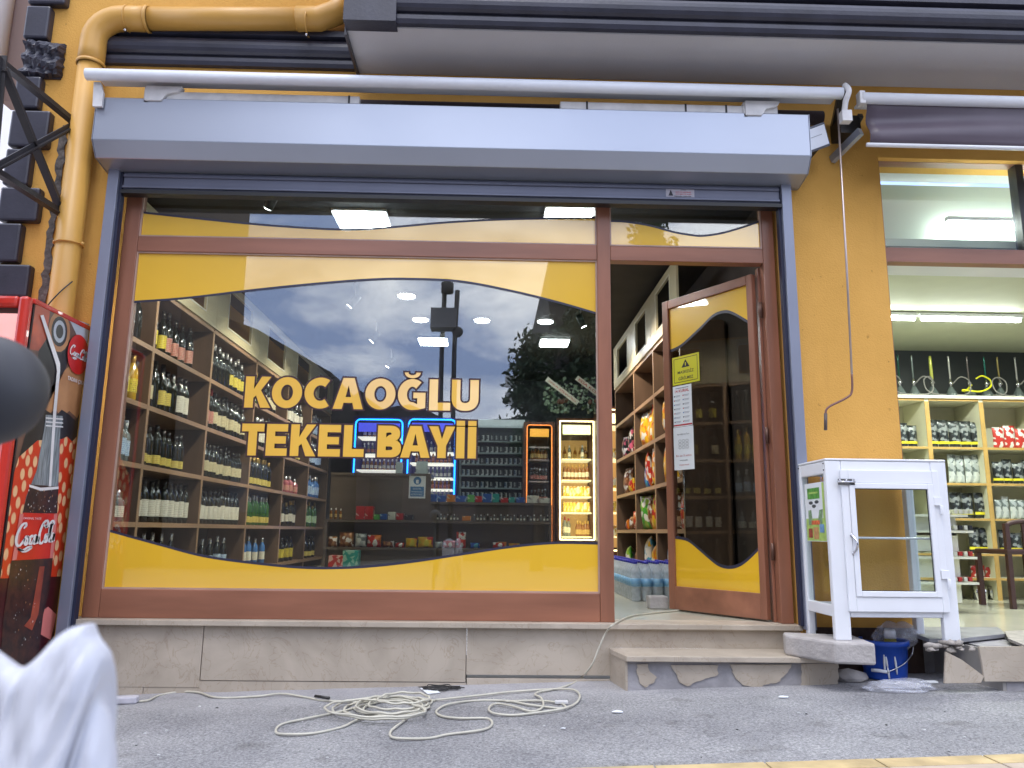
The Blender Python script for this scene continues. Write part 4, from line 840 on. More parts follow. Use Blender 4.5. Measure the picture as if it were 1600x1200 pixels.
for row, bay, items in ((3, 0, [('orange', .28, .36), ('yellow', .26, .34), ('orange', .24, .30)]), (3, 1, [('orange', .26, .33), ('orange', .22, .36), ('yellow', .22, .36)]), (3, 2, [('pink', .24, .22), ('pink', .24, .26), ('black', .2, .3)]),
                       (2, 0, [('orange', .24, .32), ('brown', .24, .28)]), (2, 1, [('blue', .18, .26), ('red', .2, .3), ('yellow', .18, .32), ('orange', .2, .3)]), (2, 2, [('brown', .22, .26), ('yellow', .2, .14), ('brown', .2, .24)]),
                       (1, 0, [('brown', .2, .26), ('red', .2, .24)]), (1, 1, [('green', .2, .28), ('brown', .2, .26), ('yellow', .18, .28), ('red', .2, .28)]), (1, 2, [('red', .16, .1), ('brown', .16, .12), ('red', .16, .16)]),
                       (0, 0, [('cyan', .24, .32), ('yellow', .22, .3)]), (0, 1, [('cyan', .26, .3), ('orange', .24, .24), ('green', .2, .3)]), (0, 2, [('green', .2, .2), ('brown', .18, .18)])):
    y0, y1 = UPR[bay]+.06, UPR[bay+1]-.06; n = len(items)
    for k, (mt, w, h) in enumerate(items):
        w, h = w*1.22, min(.375, h*1.2)
        bag(mt, w, h, (RX+.09+rnd.uniform(-.01, .02), lerp(y1, y0, (k+.55)/(n+.1)), ZB[row]+.018), math.pi+rnd.uniform(-.35, .35), f'{["small","plump"][h>.25]} {mt} snack bag, {["nearest","middle","far","squeezed"][k]} one, {ROWN[row]} row, {["front","middle","rear"][bay]} bay of right shelf', 'snack bags on the right shelf', rnd.uniform(-.08, .12))
# ---- water bottles on the floor by the door
WB = thing('water_bottle', 'blue-capped clear water bottle packed in rows on the floor by the shelf', 'water bottle', (0, 0, 0), 'water bottles on the shop floor'); pr = [(.034, 0), (.04, .012), (.038, .06), (.041, .07), (.038, .1), (.041, .11), (.041, .17), (.037, .2), (.04, .21), (.036, .235), (.015, .275), (.0145, .29)]
MB().lathe(pr, 12).build('body', mat('clear_water_plastic', (.72, .78, .82), .12, alpha=.42, spec=.6, var=.15, scale=30), WB)
MB().lathe([(.0416, .11), (.0416, .17)], 12).build('label', labmat('water_label', (.06, .28, .55), (.6, .75, .8), 30), WB)
MB().lathe([(.017, .278), (.017, .297), (0, .298)], 12).build('cap', mat('blue_cap', (.03, .03, .38), .35), WB)
wa, wb_ = atz(968, 912, FZ), atz(1052, 938, FZ); first = True
ax = Vector((wb_.x-wa.x, wb_.y-wa.y, 0)).normalized(); bx_ = Vector((-ax.y, ax.x, 0)); bx_ = bx_ if bx_.x > 0 else -bx_
wq = [(Vector((1.46, 3.1, 0))+Vector((-.085*j, 0, 0))+Vector((0, -.086*i, 0))) for i in range(20) for j in range(5)]
for q in wq:
    if q.y < 1.36: continue
    rk = int(round((1.46-q.x)/.085)); fl_ = int(round((3.1-q.y)/.086))
    if rk < 3 and fl_ < 14: continue
    WL = f'clear blue-capped water bottle, {["fifth", "fourth", "third", "second", "front"][rk]} file, {["deep in", "middle of", "door end of"][0 if fl_ < 7 else (1 if fl_ < 14 else 2)]} the pack'
    l = (q.x, q.y, FZ)
    if first: WB.location = l; WB['label'] = WL; first = False
    else: dup(WB, l, rnd.uniform(0, 6), WL)
# ---- counter
CYF = 4.85
ct = thing('shop_counter', 'dark walnut shop counter with candy shelves along the back of the shop', 'counter', (-.6, 5.1, FZ))
cx0, cxm, cx1 = at(512, 740, CYF).x, at(671, 760, CYF).x, at(862, 785, CYF).x
zt1, zt2 = at(590, 741, CYF).z, at(765, 788, CYF).z; zs1, zs2 = at(670, 813, CYF).z, at(670, 856, CYF).z
MB().box(cx0, cxm, CYF+.22, CYF+.26, zs2, zt1).build('tall_panel', COUNTER, ct); MB().box(cx0, cxm, CYF+.20, CYF+.75, zt1, zt1+.03).build('counter_top', COUNTER, ct)
MB().box(cxm, cx1, CYF+.22, CYF+.26, zs2, zt2).build('front_panel', COUNTER, ct); MB().box(cxm, cx1, CYF+.16, CYF+.75, zt2, zt2+.03).build('counter_top', COUNTER, ct)
MB().box(cx0, cx1, CYF-.04, CYF+.22, zs1-.03, zs1).build('candy_shelf', COUNTER, ct); MB().box(cx0, cx1, CYF-.06, CYF+.22, zs2-.03, zs2).build('candy_shelf', COUNTER, ct)
MB().box(cx0, cx1, CYF+.05, CYF+.22, FZ, zs2-.03).build('base', COUNTER, ct); MB().box(cx1-.03, cx1, CYF-.03, CYF+.8, FZ, zt2).build('side_panel', COUNTER, ct); MB().box(cx0, cx0+.03, CYF-.03, CYF+.2, FZ, zs1).build('side_panel', COUNTER, ct)
sgm = MB(); p = at(652, 760, CYF+.215); w = at(664, 760, CYF+.215).x-at(638, 760, CYF+.215).x; hh = at(650, 742, CYF+.215).z-at(650, 779, CYF+.215).z
sgm.box(p.x-w/2, p.x+w/2, p.y-.004, p.y, p.z-hh/2, p.z+hh/2, 0); c = Vector((p.x, p.y-.0045, p.z))
sgm.add([c+Vector((w*.24*math.cos(R(a)), 0, hh*.24+w*.24*math.sin(R(a)))) for a in range(0, 360, 20)], [tuple(range(18))], 1); rect(sgm, c-V3*hh*.22, U, V3, w*.82, hh*.42, 1)
rect(sgm, c+V3*hh*.2, U, V3, w*.16, hh*.16, 0, .001); put_text(sgm, 'SOSYAL', c-V3*hh*.10, U, V3, hh*.07, w*.5, 0, .0, .001); put_text(sgm, 'MESAFENİZİ', c-V3*hh*.22, U, V3, hh*.07, w*.66, 0, .0, .001); put_text(sgm, 'KORUYUNUZ', c-V3*hh*.34, U, V3, hh*.07, w*.66, 0, .0, .001)
tag(sgm.build('notice_sign', [PAPER, mat('sign_blue', (.04, .16, .36), .5)]), 'blue and white notice sign on the counter front', 'sign')
# goods: boxes and bags on the candy shelves and counter top
def boxm(c, c2, nm): return bagmat(nm, [c, c, c2], 26)
BX = dict(red=boxm((.42, .03, .03), (.6, .4, .35), 'red_carton'), green=boxm((.10, .38, .08), (.5, .6, .3), 'green_carton'), blue=boxm((.03, .09, .32), (.3, .45, .6), 'blue_carton'), white=boxm((.6, .6, .52), (.3, .3, .3), 'white_carton'), orange=boxm((.6, .2, .03), (.6, .5, .3), 'orange_carton'), teal=boxm((.03, .28, .24), (.3, .5, .4), 'teal_carton'), dark=boxm((.03, .03, .035), (.2, .2, .2), 'dark_carton'))
def goods(nm, kind, x0px, x1px, ytop, ybot, Y, label, group, cat='box'):
    z0 = None
    a, b = at(x0px, ybot, Y), at(x1px, ybot, Y); h = at(x0px, ytop, Y).z-a.z
    return a.x, b.x, h
for (x0, x1, h, kind, zz) in ((556, 570, 20, 'red', 1), (570, 583, 20, 'red', 1), (584, 593, 8, 'green', 1), (594, 605, 9, 'blue', 1), (606, 618, 12, 'white', 1), (619, 631, 10, 'red', 1), (632, 646, 8, 'dark', 1), (722, 736, 7, 'orange', 1),
                             (778, 792, 10, 'orange', 2), (667, 682, 12, 'blue', 3), (683, 696, 10, 'blue', 3), (697, 711, 12, 'orange', 3), (712, 728, 10, 'blue', 3), (730, 741, 12, 'green', 3), (742, 753, 10, 'red', 3), (754, 768, 14, 'blue', 3), (769, 780, 14, 'teal', 3), (782, 794, 8, 'red', 3), (795, 804, 9, 'teal', 3), (806, 820, 9, 'blue', 3), (823, 842, 12, 'white', 3), (843, 860, 8, 'white', 3)):
    Y = CYF+.02 if zz < 3 else CYF+.3; zz0 = {1: zs1, 2: zs2, 3: zt2+.03}[zz]; a, b = at(x0, 800, Y).x, at(x1, 800, Y).x; hh = h*.0079
    mb = MB().box(a+.002, b-.002, Y, Y+.12, zz0+.001, zz0+hh)
    tag(mb.build('carton', BX[kind], bevel=.003), f'{kind} carton of sweets on the {["","middle","lower","top"][zz]} counter ledge, {["left of the notice sign","right of the notice sign","by the coolers"][0 if x0 < 640 else (1 if x0 < 780 else 2)]}', 'carton', 'cartons along the counter')
for (x0, x1, h, kind, zz) in ((513, 527, 15, 'brown', 2), (530, 553, 22, 'brown', 2), (555, 573, 20, 'silver', 2), (574, 596, 18, 'red', 2), (598, 616, 9, 'brown', 2), (618, 632, 7, 'red', 2), (634, 652, 14, 'yellow', 2), (653, 677, 16, 'yellow', 2), (680, 692, 9, 'silver', 2), (693, 712, 11, 'redw', 2), (713, 728, 24, 'redw', 2), (735, 750, 8, 'blue', 2), (770, 790, 9, 'red', 2), (795, 812, 8, 'orange', 2), (820, 832, 7, 'cyan', 2), (834, 856, 8, 'red', 2)):
    Y = CYF+.03; a, b = at(x0, 840, Y).x, at(x1, 840, Y).x; hh = h*.0079
    o = bag(kind, b-a, hh, ((a+b)/2, Y, zs2+.001), R(-90), f'{kind} bag of snacks on the lower counter ledge {["below the red cartons","under the notice sign","toward the coolers"][0 if x0 < 600 else (1 if x0 < 700 else 2)]}, {["flat","upright"][h > 12]}', 'bags on the lower counter ledge')
for k, (x0, kind) in enumerate([(513, 'red'), (535, 'teal')]):
    mb = MB().box(at(x0, 870, 4.3).x, at(x0+24, 870, 4.3).x, 4.3, 4.5, FZ, at(x0, [868, 860][k], 4.3).z); tag(mb.build('carton', BX[kind], bevel=.01), f'{kind} carton standing on the floor in front of the counter', 'carton')
for k in range(34):                      # small glass vials / lighters along the middle ledge
    x = at(684+k*5.2, 806, CYF+.02).x
    if 720 < 684+k*5.2 < 738: continue
    bottle('small', 'clear' if k % 3 else 'dark', 'white' if k % 4 < 3 else None, 'w' if k % 2 else 'b', (x, CYF+.02, zs1+.001), R(-90), f'tiny {["clear", "dark"][k % 3 == 0]} bottle {["left", "centre", "right"][k // 12]} on the middle counter ledge', 'tiny bottles on the middle counter ledge', None, .38)
for k in range(3):
    bottle('wine', 'amber', 'gold', 'w', (at(517+k*7.5, 806, CYF+.02).x, CYF+.02, zs1+.001), R(-90), 'slim amber bottle at the left end of the middle counter ledge', 'amber bottles at the counter end', None, .42)
mb = MB().box(at(650, 736, CYF+.3).x, at(668, 736, CYF+.3).x, CYF+.3, CYF+.34, zt1+.031, zt1+.19); tag(mb.build('card_terminal', mat('pale_plastic', (.42, .5, .5), .4), bevel=.01), 'pale upright card stand on the counter above the notice sign', 'card stand')
mb = MB().box(at(618, 736, CYF+.3).x, at(628, 736, CYF+.3).x, CYF+.3, CYF+.4, zt1+.031, zt1+.18); tag(mb.build('till_display', mat('pale_plastic', (.42, .5, .5), .4), bevel=.01), 'narrow pale till display on the counter below the shop name', 'till')
# ---- cigarette cabinet behind the counter
KY = 6.9
a, b = at(722, 668, KY).x, at(817, 668, KY).x; ztop = at(770, 666, KY).z; zbot = at(770, 784, KY).z
cig = thing('cigarette_cabinet', 'grey lit cabinet with six rows of packs behind the counter', 'cabinet', ((a+b)/2, KY, FZ)); gm = mat('cabinet_grey', (.18, .24, .25), .4)
MB().box(a, b, KY+.16, KY+.2, FZ, ztop).build('back_panel', mat('cabinet_dark', (.03, .04, .05), .6), cig)
mb = MB().box(a-.03, a, KY-.02, KY+.2, FZ, ztop); mb.box(b, b+.03, KY-.02, KY+.2, FZ, ztop); mb.build('side_frame', gm, cig, bevel=.008)
MB().box(a-.03, b+.03, KY-.03, KY+.2, ztop, ztop+.10).build('top_sign', mat('cabinet_sign', (.45, .52, .55), .3, emit=.6), cig, bevel=.01)
rows = [689, 707, 725, 743, 762, 779]
packm = [bagmat('pack_white', [(.42, .47, .45), (.06, .07, .08), (.5, .52, .48)], 40), bagmat('pack_dark', [(.07, .08, .09), (.3, .34, .33), (.05, .05, .06)], 40), bagmat('pack_blue', [(.3, .38, .42), (.05, .10, .18), (.45, .5, .5)], 40)]
pk0 = []
for m in packm: pk0.append(None)
for r_, py in enumerate(rows):
    z = at(770, py, KY).z; MB().box(a, b, KY, KY+.16, z-.016, z).build('pack_shelf', mat('cabinet_shelf', (.30, .38, .38), .35), cig)
    for k in range(13):
        x = a+.035+(b-a-.07)*k/12; q = rnd.choice((0, 0, 1, 2)); l = (x, KY+.04, z+.001); lab = f'cigarette pack in the {["top","second","third","fourth","fifth","lowest"][r_]} row of the grey cabinet'; grp = f'cigarette packs, {["top","second","third","fourth","fifth","lowest"][r_]} row'
        if pk0[q] is None:
            mb = MB().box(x-.0195, x+.0195, KY+.03, KY+.055, z+.001, z+.088); pk0[q] = tag(mb.build('cigarette_pack', packm[q], bevel=.002), lab, 'cigarette pack', grp); pk0[q]['b'] = 1; del pk0[q]['b']
        else: dup(pk0[q], (x, KY+.0425, z+.001), 0, lab, grp)
# ---- coolers
def strip_rect(mb, x0, x1, z0, z1, y, w, rad=.05, m=0):
    pts = []
    for cx, cz, a0 in ((x1-rad, z1-rad, 0), (x0+rad, z1-rad, 90), (x0+rad, z0+rad, 180), (x1-rad, z0+rad, 270)):
        for k in range(5): a = R(a0+90*k/4); pts.append((cx+rad*math.cos(a), y, cz+rad*math.sin(a)))
    mb.tube(pts, w, 8, m, closed=True)
def cooler(name, label, px0, px1, pyt, pyb, Y, ledm, body, glow, shelves, led_w=.009, rad=.04, depth=.55, header=None, inner=None):
    x0, x1 = at(px0, (pyt+pyb)/2, Y).x, at(px1, (pyt+pyb)/2, Y).x; z1, z0 = at(px0, pyt, Y).z, at(px0, pyb, Y).z
    t = thing(name, label, 'drinks cooler', ((x0+x1)/2, Y, FZ)); e = .045
    mb = MB(); mb.box(x0-e, x0+.012, Y, Y+depth, FZ, z1+e); mb.box(x1-.012, x1+e, Y, Y+depth, FZ, z1+e); mb.box(x0+.012, x1-.012, Y, Y+depth, z1, z1+e); mb.box(x0+.012, x1-.012, Y, Y+depth, FZ, z0); mb.box(x0+.012, x1-.012, Y+depth-.03, Y+depth-.001, z0, z1, 0); mb.build('cabinet', body, t)
    mb = MB(); strip_rect(mb, x0, x1, z0, z1, Y-.006, led_w, rad); mb.build('light_strip', ledm, t)
    if header:
        hz1, hz0 = z1-.05, z1-.05-header[1]; MB().box(x0+.04, x1-.04, Y+.005, Y+.02, hz0, hz1).build('lit_header', header[0], t); z1i = hz0-.03
    else: z1i = z1-.04
    if inner: MB().box(x0+.03, x1-.03, Y+depth-.06, Y+depth-.035, z0+.03, z1i).build('lit_back', inner, t)
    zs = []
    for pyS in shelves:
        z = at(px0, pyS, Y).z; zs.append(z); MB().box(x0+.03, x1-.03, Y+.05, Y+depth-.08, z-.018, z).build('shelf', glow or mat('shelf_wire', (.4, .4, .4), .4), t)
    return x0, x1, zs, t
WLED = mat('warm_white_led', (1, .9, .6), .5, emit=5, ecol=(1, .80, .42)); OLED = mat('orange_led', (1, .35, .08), .5, emit=2.2, ecol=(1, .25, .05)); BLED = mat('blue_neon', (.1, .5, 1), .5, emit=5, ecol=(.01, .22, 1.0))
INW = mat('lit_cooler_back', (.5, .3, .12), .5, emit=.30, ecol=(1, .55, .18)); BRN = mat('brown_cooler_body', (.10, .035, .018), .4)
FYc = 6.0
def fillrow(x0, x1, z, n, shp, gl, lab, cap, Y, what, grp, sc=1.0, lo=None):
    for k in range(n): bottle(shp, gl, lab, cap, (lerp(x0+.05, x1-.05, (k+.5)/n), Y, z+.001), R(-90), what, grp, lo, sc)
hd = mat('lit_header_yellow', (1, .9, .6), .5, emit=2.6, ecol=(1, .88, .45))
x0, x1, zs, t = cooler('drinks_cooler', 'brightly lit beer cooler with a white light frame beside the window mullion', 875, 928, 658, 843, FYc, WLED, BRN, mat('lit_shelf_edge', (.8, .7, .45), .4, emit=.9, ecol=(1, .85, .5)), [716, 749, 775, 800, 838], .010, .006, header=(hd, .13), inner=INW)
fillrow(x0, x1, zs[0], 2, 'wine', 'clear', 'white', 'w', FYc+.13, 'pale bottle on the top shelf of the bright cooler', 'top shelf of the bright cooler', .62)
fillrow(x0, x1, zs[0], 5, 'small', 'amber', 'gold', 'g', FYc+.24, 'amber bottle at the back of the top shelf of the bright cooler', 'back of the top shelf of the bright cooler', .9)
fillrow(x0, x1, zs[1], 7, 'wine', 'amber', 'white', 'g', FYc+.12, 'beer bottle on the second shelf of the bright cooler', 'beer bottles, second shelf of the bright cooler', .72)
canm = bagmat('gold_can_print', [(.75, .52, .1), (.8, .75, .6), (.6, .3, .05)], 22)
CN = None
def canrow(x0, x1, z, n, Y, what, grp):
    global CN
    for k in range(n):
        l = (lerp(x0+.04, x1-.04, (k+.5)/n), Y, z+.001)
        if CN is None:
            CN = thing('drink_can', what, 'can', l, grp); MB().lathe([(.022, 0), (.027, .008), (.027, .125), (.023, .135), (.021, .136), (0, .134)], 14, l).build('can_body', canm, CN); MB().lathe([(.0235, .1355), (.0235, .139), (.021, .139)], 12, l).build('rim', CHROME, CN)
        else: dup(CN, l, rnd.uniform(0, 6), what, grp)
canrow(x0, x1, zs[2], 8, FYc+.1, 'gold beer can on the third shelf of the bright cooler', 'cans, third shelf of the bright cooler'); canrow(x0, x1, zs[3], 8, FYc+.1, 'gold beer can on the fourth shelf of the bright cooler', 'cans, fourth shelf of the bright cooler')
fillrow(x0, (x0+x1)/2-.03, zs[4], 2, 'wine', 'clear', 'white', 'r', FYc+.12, 'large pale bottle at the bottom of the bright cooler', 'large bottles at the bottom of the bright cooler', .85)
fillrow((x0+x1)/2-.05, x1, zs[4], 5, 'small', 'amber', 'gold', 'g', FYc+.12, 'small amber bottle at the bottom of the bright cooler', 'small bottles at the bottom of the bright cooler', 1.0)
MB().box(x0+.02, x1-.02, FYc+.001, FYc+.004, at(880, 842, FYc).z, at(880, 660, FYc).z).build('door_glass', CLEAR, t)
for k in range(2):                       # inside lamps of this lit cooler
    ld = bpy.data.lights.new('cooler_lamp', 'AREA'); ld.shape = 'RECTANGLE'; ld.size = .4; ld.size_y = 1.2; ld.energy = 5; ld.color = (1, .72, .36)
    lo_ = bpy.data.objects.new('cooler_lamp', ld); C.objects.link(lo_); lo_.location = ((x0+x1)/2, FYc+.03, 1.35); lo_.rotation_euler = (R(90), 0, 0); lo_.parent = t; lo_.matrix_parent_inverse = Matrix.Translation(-t.location)
    break
oh = mat('amber_picture_header', (.6, .3, .04), .5, emit=.9, ecol=(1, .50, .06), col2=(.5, .12, .02), scale=7)
x0, x1, zs, t = cooler('drinks_cooler', 'dark cooler outlined by an orange light strip beside the bright one', 823, 862, 664, 850, FYc, OLED, BRN, mat('cooler_shelf_pale', (.45, .38, .36), .4), [697, 717, 751, 785, 812], .006, .035, header=(oh, .11))
for r_, (z, n) in enumerate(zip(zs[1:4], (5, 6, 5))): fillrow(x0, x1, z, n, 'small', 'amber' if r_ == 0 else 'dark', 'gold' if r_ == 0 else 'red', 's', FYc+.13, f'bottle on the {["upper","middle","lower"][r_]} shelf of the orange-outlined cooler', f'bottles, {["upper","middle","lower"][r_]} shelf of the orange-outlined cooler', .9)
x0, x1, zs, t = cooler('drinks_cooler', 'lit cooler seen as a narrow slit between the mullion and the snack shelf', 941, 990, 640, 860, 5.6, WLED, BRN, mat('lit_shelf_edge', (.8, .7, .45), .4), [664, 716, 762, 800, 838], .008, .006, header=(hd, .13), inner=INW)
for r_, (z, n) in enumerate(zip(zs[1:], (6, 6, 6, 6))): canrow(x0, x1, z, n, 5.7, f'can on the {["first","second","third","fourth"][r_]} shelf of the slit-like cooler', f'cans, {["first","second","third","fourth"][r_]} shelf of the slit-like cooler')
NB = mat('deep_blue_cooler_body', (.02, .02, .12), .5); bh = mat('blue_lit_header', (.1, .1, .8), .5, emit=.8, ecol=(.10, .12, .9)); LBW = mat('lit_white_rack', (.8, .78, .7), .4, emit=.9, ecol=(1, .92, .85))
for j, (p0, p1, sh_) in enumerate(((552, 626, [681, 708, 733]), (636, 710, [705, 722, 745, 763, 782]))):
    x0, x1, zs, t = cooler('drinks_cooler', ['blue neon cooler on the left behind the shop name', 'blue neon cooler on the right behind the shop name'][j], p0, p1, 655, 840, 6.75, BLED, NB, LBW, sh_, .012, .07, header=(bh, .13))
    for r_, z in enumerate(zs): fillrow(x0+.04, x1, z, (8, 9, 9, 9, 9)[r_], 'small', 'clear' if (r_+j) % 2 else 'amber', 'white' if r_ % 2 == 0 else 'red', 'w', 6.85, f'bottle on shelf row {["one","two","three","four","five"][r_]} of the {["left","right"][j]} blue neon cooler', f'bottles, row {["one","two","three","four","five"][r_]} of the {["left","right"][j]} blue neon cooler', .78)
# ---- opening-day flower stands on top of the coolers
leafm = mat('eucalyptus_leaf', (.20, .27, .19), .5, var=.3, scale=20); leafd = mat('dark_leaf', (.05, .09, .05), .5, var=.3); pod = mat('brown_flower', (.14, .06, .045), .8, var=.3); ribm = mat('cream_ribbon', (.50, .47, .38), .5)
for j, (pc, tx, lab) in enumerate((((878, 618), 'ONUR ATEŞOĞLU', 'flower stand with cream ribbon hanging above the bright cooler'), ((925, 616), 'EDA KOCAM', 'flower stand with cream ribbon half hidden behind the mullion'))):
    Y = 5.85; c = at(*pc, Y); t = thing('flower_stand', lab, 'flower stand', (c.x, Y, at(875, 653, FYc).z+.05)); rr = random.Random(j+3)
    m1 = MB(); m2 = MB()
    for k in range(150):
        a, q = rr.uniform(0, 6.28), math.sqrt(rr.uniform(0.02, 1)); ctr = c+Vector((.27*q*math.cos(a), rr.uniform(-.07, .10), .24*q*math.sin(a))); n_ = Vector((rr.uniform(-1, 1), -1.2, rr.uniform(-1, 1))).normalized(); u1 = n_.orthogonal().normalized(); v1 = n_.cross(u1); s_ = rr.uniform(.014, .034)
        (m1 if k % 3 else m2).add([ctr+(u1*math.cos(R(x))+v1*math.sin(R(x))*.8)*s_ for x in range(0, 360, 60)], [(0, 1, 2, 3, 4, 5)])
    m1.build('leaves', leafm, t); m2.build('dark_leaves', leafd, t)
    mb = MB(); [mb.blob(c+Vector((rr.uniform(-.05, .07), -.04, -.1+rr.uniform(-.03, .03))), .035, 1, .25) for _ in range(4)]; mb.build('flowers', pod, t)
    A_, B_ = at(pc[0]-24, pc[1]-26, Y-.10), at(pc[0]+25, pc[1]+12, Y-.10); du_ = (B_-A_).normalized(); dv_ = Vector((0, -1, 0)).cross(du_); dv_ = -dv_ if dv_.z < 0 else dv_
    mb = MB().ext([A_-dv_*.035, B_-dv_*.035, B_+dv_*.035, A_+dv_*.035], (0, .002, 0)); put_text(mb, tx, (A_+B_)/2+Vector((0, -.001, 0)), du_, dv_, .034, (B_-A_).length*.86, 1, .01, .001); mb.build('ribbon', [ribm, INKR], t)
    for dx in (-.05, .04): MB().tube([(c.x+dx, Y+.02, c.z-.12), (c.x+dx, Y+.02, at(875, 653, FYc).z+.047)], .012, 8).build('leg', mat('bamboo_leg', (.35, .40, .33), .5), t)
# ---- ceiling lamps
def lamp_energy(o, e, size, col, par):
    pass
for k, (px, py, w, l, lab) in enumerate(((635, 464, .085, 0, 'round ceiling lamp nearest the window'), (657, 501, .085, 0, 'round ceiling lamp left of the reflected pole'), (753, 502, .085, 0, 'round ceiling lamp in the middle of the rear row'), (852, 504, .085, 0, 'round ceiling lamp at the right end of the rear row'),
                                       (677, 535, .17, .17, 'square ceiling panel lamp left of the reflected pole'), (866, 537, .17, .17, 'square ceiling panel lamp above the flower stands'), (567, 348, .19, .19, 'large square ceiling panel lamp seen through the top pane'), (888, 342, .17, .17, 'square ceiling panel lamp right of the large one'), (1142, 452, .0, 0, ''))):
    if not lab: continue
    p = atz(px, py, CZ-.03); t = thing('ceiling_lamp', lab, 'ceiling lamp', (p.x, p.y, CZ-.035))
    if l:
        MB().box(p.x-w-.015, p.x+w+.015, p.y-l-.015, p.y+l+.015, CZ-.02, CZ-.001).build('frame', WHITE, t); MB().box(p.x-w, p.x+w, p.y-l, p.y+l, CZ-.032, CZ-.02).build('diffuser', LAMP, t)
    else:
        MB().lathe([(w+.014, -.001), (w+.014, -.02), (w, -.02)], 24, (p.x, p.y, CZ)).build('frame', WHITE, t); MB().lathe([(0, -.03), (w, -.028), (w, -.015)], 24, (p.x, p.y, CZ)).build('diffuser', LAMP, t)
# track spot lamps, aimed at the shelves
def spot(loc, aim, lab, e=60):
    loc = Vector(loc); d = (Vector(aim)-loc).normalized(); t = thing('track_spot', lab, 'spot lamp', loc, 'black track spot lamps')
    MB().tube([loc-d*.07, loc+d*.07], .033, 14).build('housing', mat('black_lamp_housing', (.02, .02, .02), .35), t); MB().tube([loc+d*.0705, loc+d*.073], .028, 14).build('lens', LAMP, t); MB().tube([(loc.x, loc.y, CZ), tuple(loc-d*.02)], .007, 6).build('stem', WHITED, t)
    ld = bpy.data.lights.new('spot_bulb', 'SPOT'); ld.energy = e*2.1; ld.spot_size = R(95); ld.spot_blend = .7; ld.color = (1, .86, .66); ld.shadow_soft_size = .03
    o = bpy.data.objects.new('spot_bulb', ld); C.objects.link(o); o.parent = t; o.location = d*.085; o.rotation_euler = (-d).to_track_quat('Z', 'Y').to_euler()
sp = atz(425, 322, 2.97); spot((sp.x, sp.y, 3.02), (-2.6, 1.3, 1.5), 'black track spot lamp seen through the left of the top pane'); 
for yy in (2.6, 4.0, 5.4): spot((-1.35, yy, 3.02), (-2.6, yy+.1, 1.5), f'black track spot lamp over the left shelf, {["near","middle","far"][int((yy-2.6)/1.4+.5)]} one')
sp = atz(908, 508, 2.97); spot((sp.x, sp.y, 3.02), (1.6, 3.4, 1.6), 'black track spot lamp hanging at the upper right of the big pane', 50); spot((.75, 1.75, 3.02), (1.55, 2.3, 1.7), 'black track spot lamp just inside the open door', 50)
# ================================================================== NEIGHBOURING SHOP ON THE RIGHT
NX0 = 2.475; NY = 2.55
struct(MB().box(NX0-.4, 7.5, -.05, 3.2, PT-.055, PT-.05).build('floor', FLOORT, org=(5, 1, .3)))
NC = 1.89+EYE-.02
struct(MB().box(NX0-.4, 7.5, .10, 3.2, NC, NC+.05).build('ceiling', mat('pale_green_ceiling', (.50, .52, .38), .6, var=.03), org=(5, 1, NC)))
struct(MB().box(NX0-.06, NX0-.02, .16, 3.2, 0, NC).build('left_wall', mat('pale_green_wall', (.50, .52, .38), .6), org=(2.4, 1, 0)))
struct(MB().box(NX0-.4, 7.5, 3.0, 3.1, 0, NC).build('back_wall', mat('black_upper_wall', (.02, .024, .026), .6), org=(5, 3, 0)))
struct(MB().box(7.4, 7.5, .16, 3.2, 0, NC).build('right_wall', mat('pale_green_wall', (.50, .52, .38), .6), org=(7.4, 1, 0)))
nw = thing('neighbour_shop_front', 'mahogany frame and glowing top pane of the neighbouring open shop', 'shop front', (4.5, 0, PT))
xa = at(1385, 470, 0).x; tz0, tz1 = at(1480, 411, 0).z, at(1480, 389, 0).z; tzt = at(1480, 243, 0).z
MB().box(NX0, NX0+.022, -.01, .08, PT-.05, 3.26).build('side_post', WOOD, nw); MB().box(NX0+.023, 6.4, -.008, .07, tz0, tz1).build('transom_rail', WOODH, nw); MB().box(NX0+.023, 6.4, -.008, .07, tzt, 3.258).build('top_rail', WOODH, nw)
xr = at(1592, 320, 0).x; MB().box(xr+.0, xr+.05, -.006, .07, tz1, tzt).build('post', IRON, nw); MB().box(NX0+.023, xr, .02, .026, tz1, tzt).build('glass', CLEAR, nw)
MB().box(NX0, 6.4, .42, .44, tz1-.02, 3.3).build('pale_board', mat('pale_lit_board', (.62, .70, .64), .35, var=.05, scale=2), nw); MB().box(NX0, 6.4, .08, .44, tz1-.03, tz1-.02).build('light_box_floor', WHITE, nw); MB().box(NX0, 6.4, .08, .44, tzt+.02, tzt+.04).build('light_box_top', WHITE, nw)
def tube(name, label, a, b, r=.018):
    t = thing(name, label, 'tube lamp', tuple(a)); MB().tube([a, b], r, 10).build('tube', TUBE, t); d = (Vector(b)-Vector(a)).normalized(); MB().box(min(a[0], b[0])-.02, max(a[0], b[0])+.02, a[1]-.02, a[1]+.02, a[2]+r+.002, a[2]+r+.03).build('holder', WHITE, t)
A = at(1484, 352, .30); tube('tube_lamp', 'glowing tube lamp behind the top pane of the neighbouring shop', tuple(A), (A.x+1.2, A.y, A.z), .028)
zt_ = NC-.06
A, B = atz(1390, 497, zt_), atz(1430, 497, zt_); yt = A.y
tube('tube_lamp', 'left ceiling tube lamp of the neighbouring shop, short in view', (B.x-1.15, yt, zt_), (B.x, yt, zt_)); B2 = atz(1438, 499, zt_); B3 = atz(1595, 500, zt_)
tube('tube_lamp', 'right ceiling tube lamp of the neighbouring shop', (B2.x, yt, zt_), (B3.x, yt, zt_))
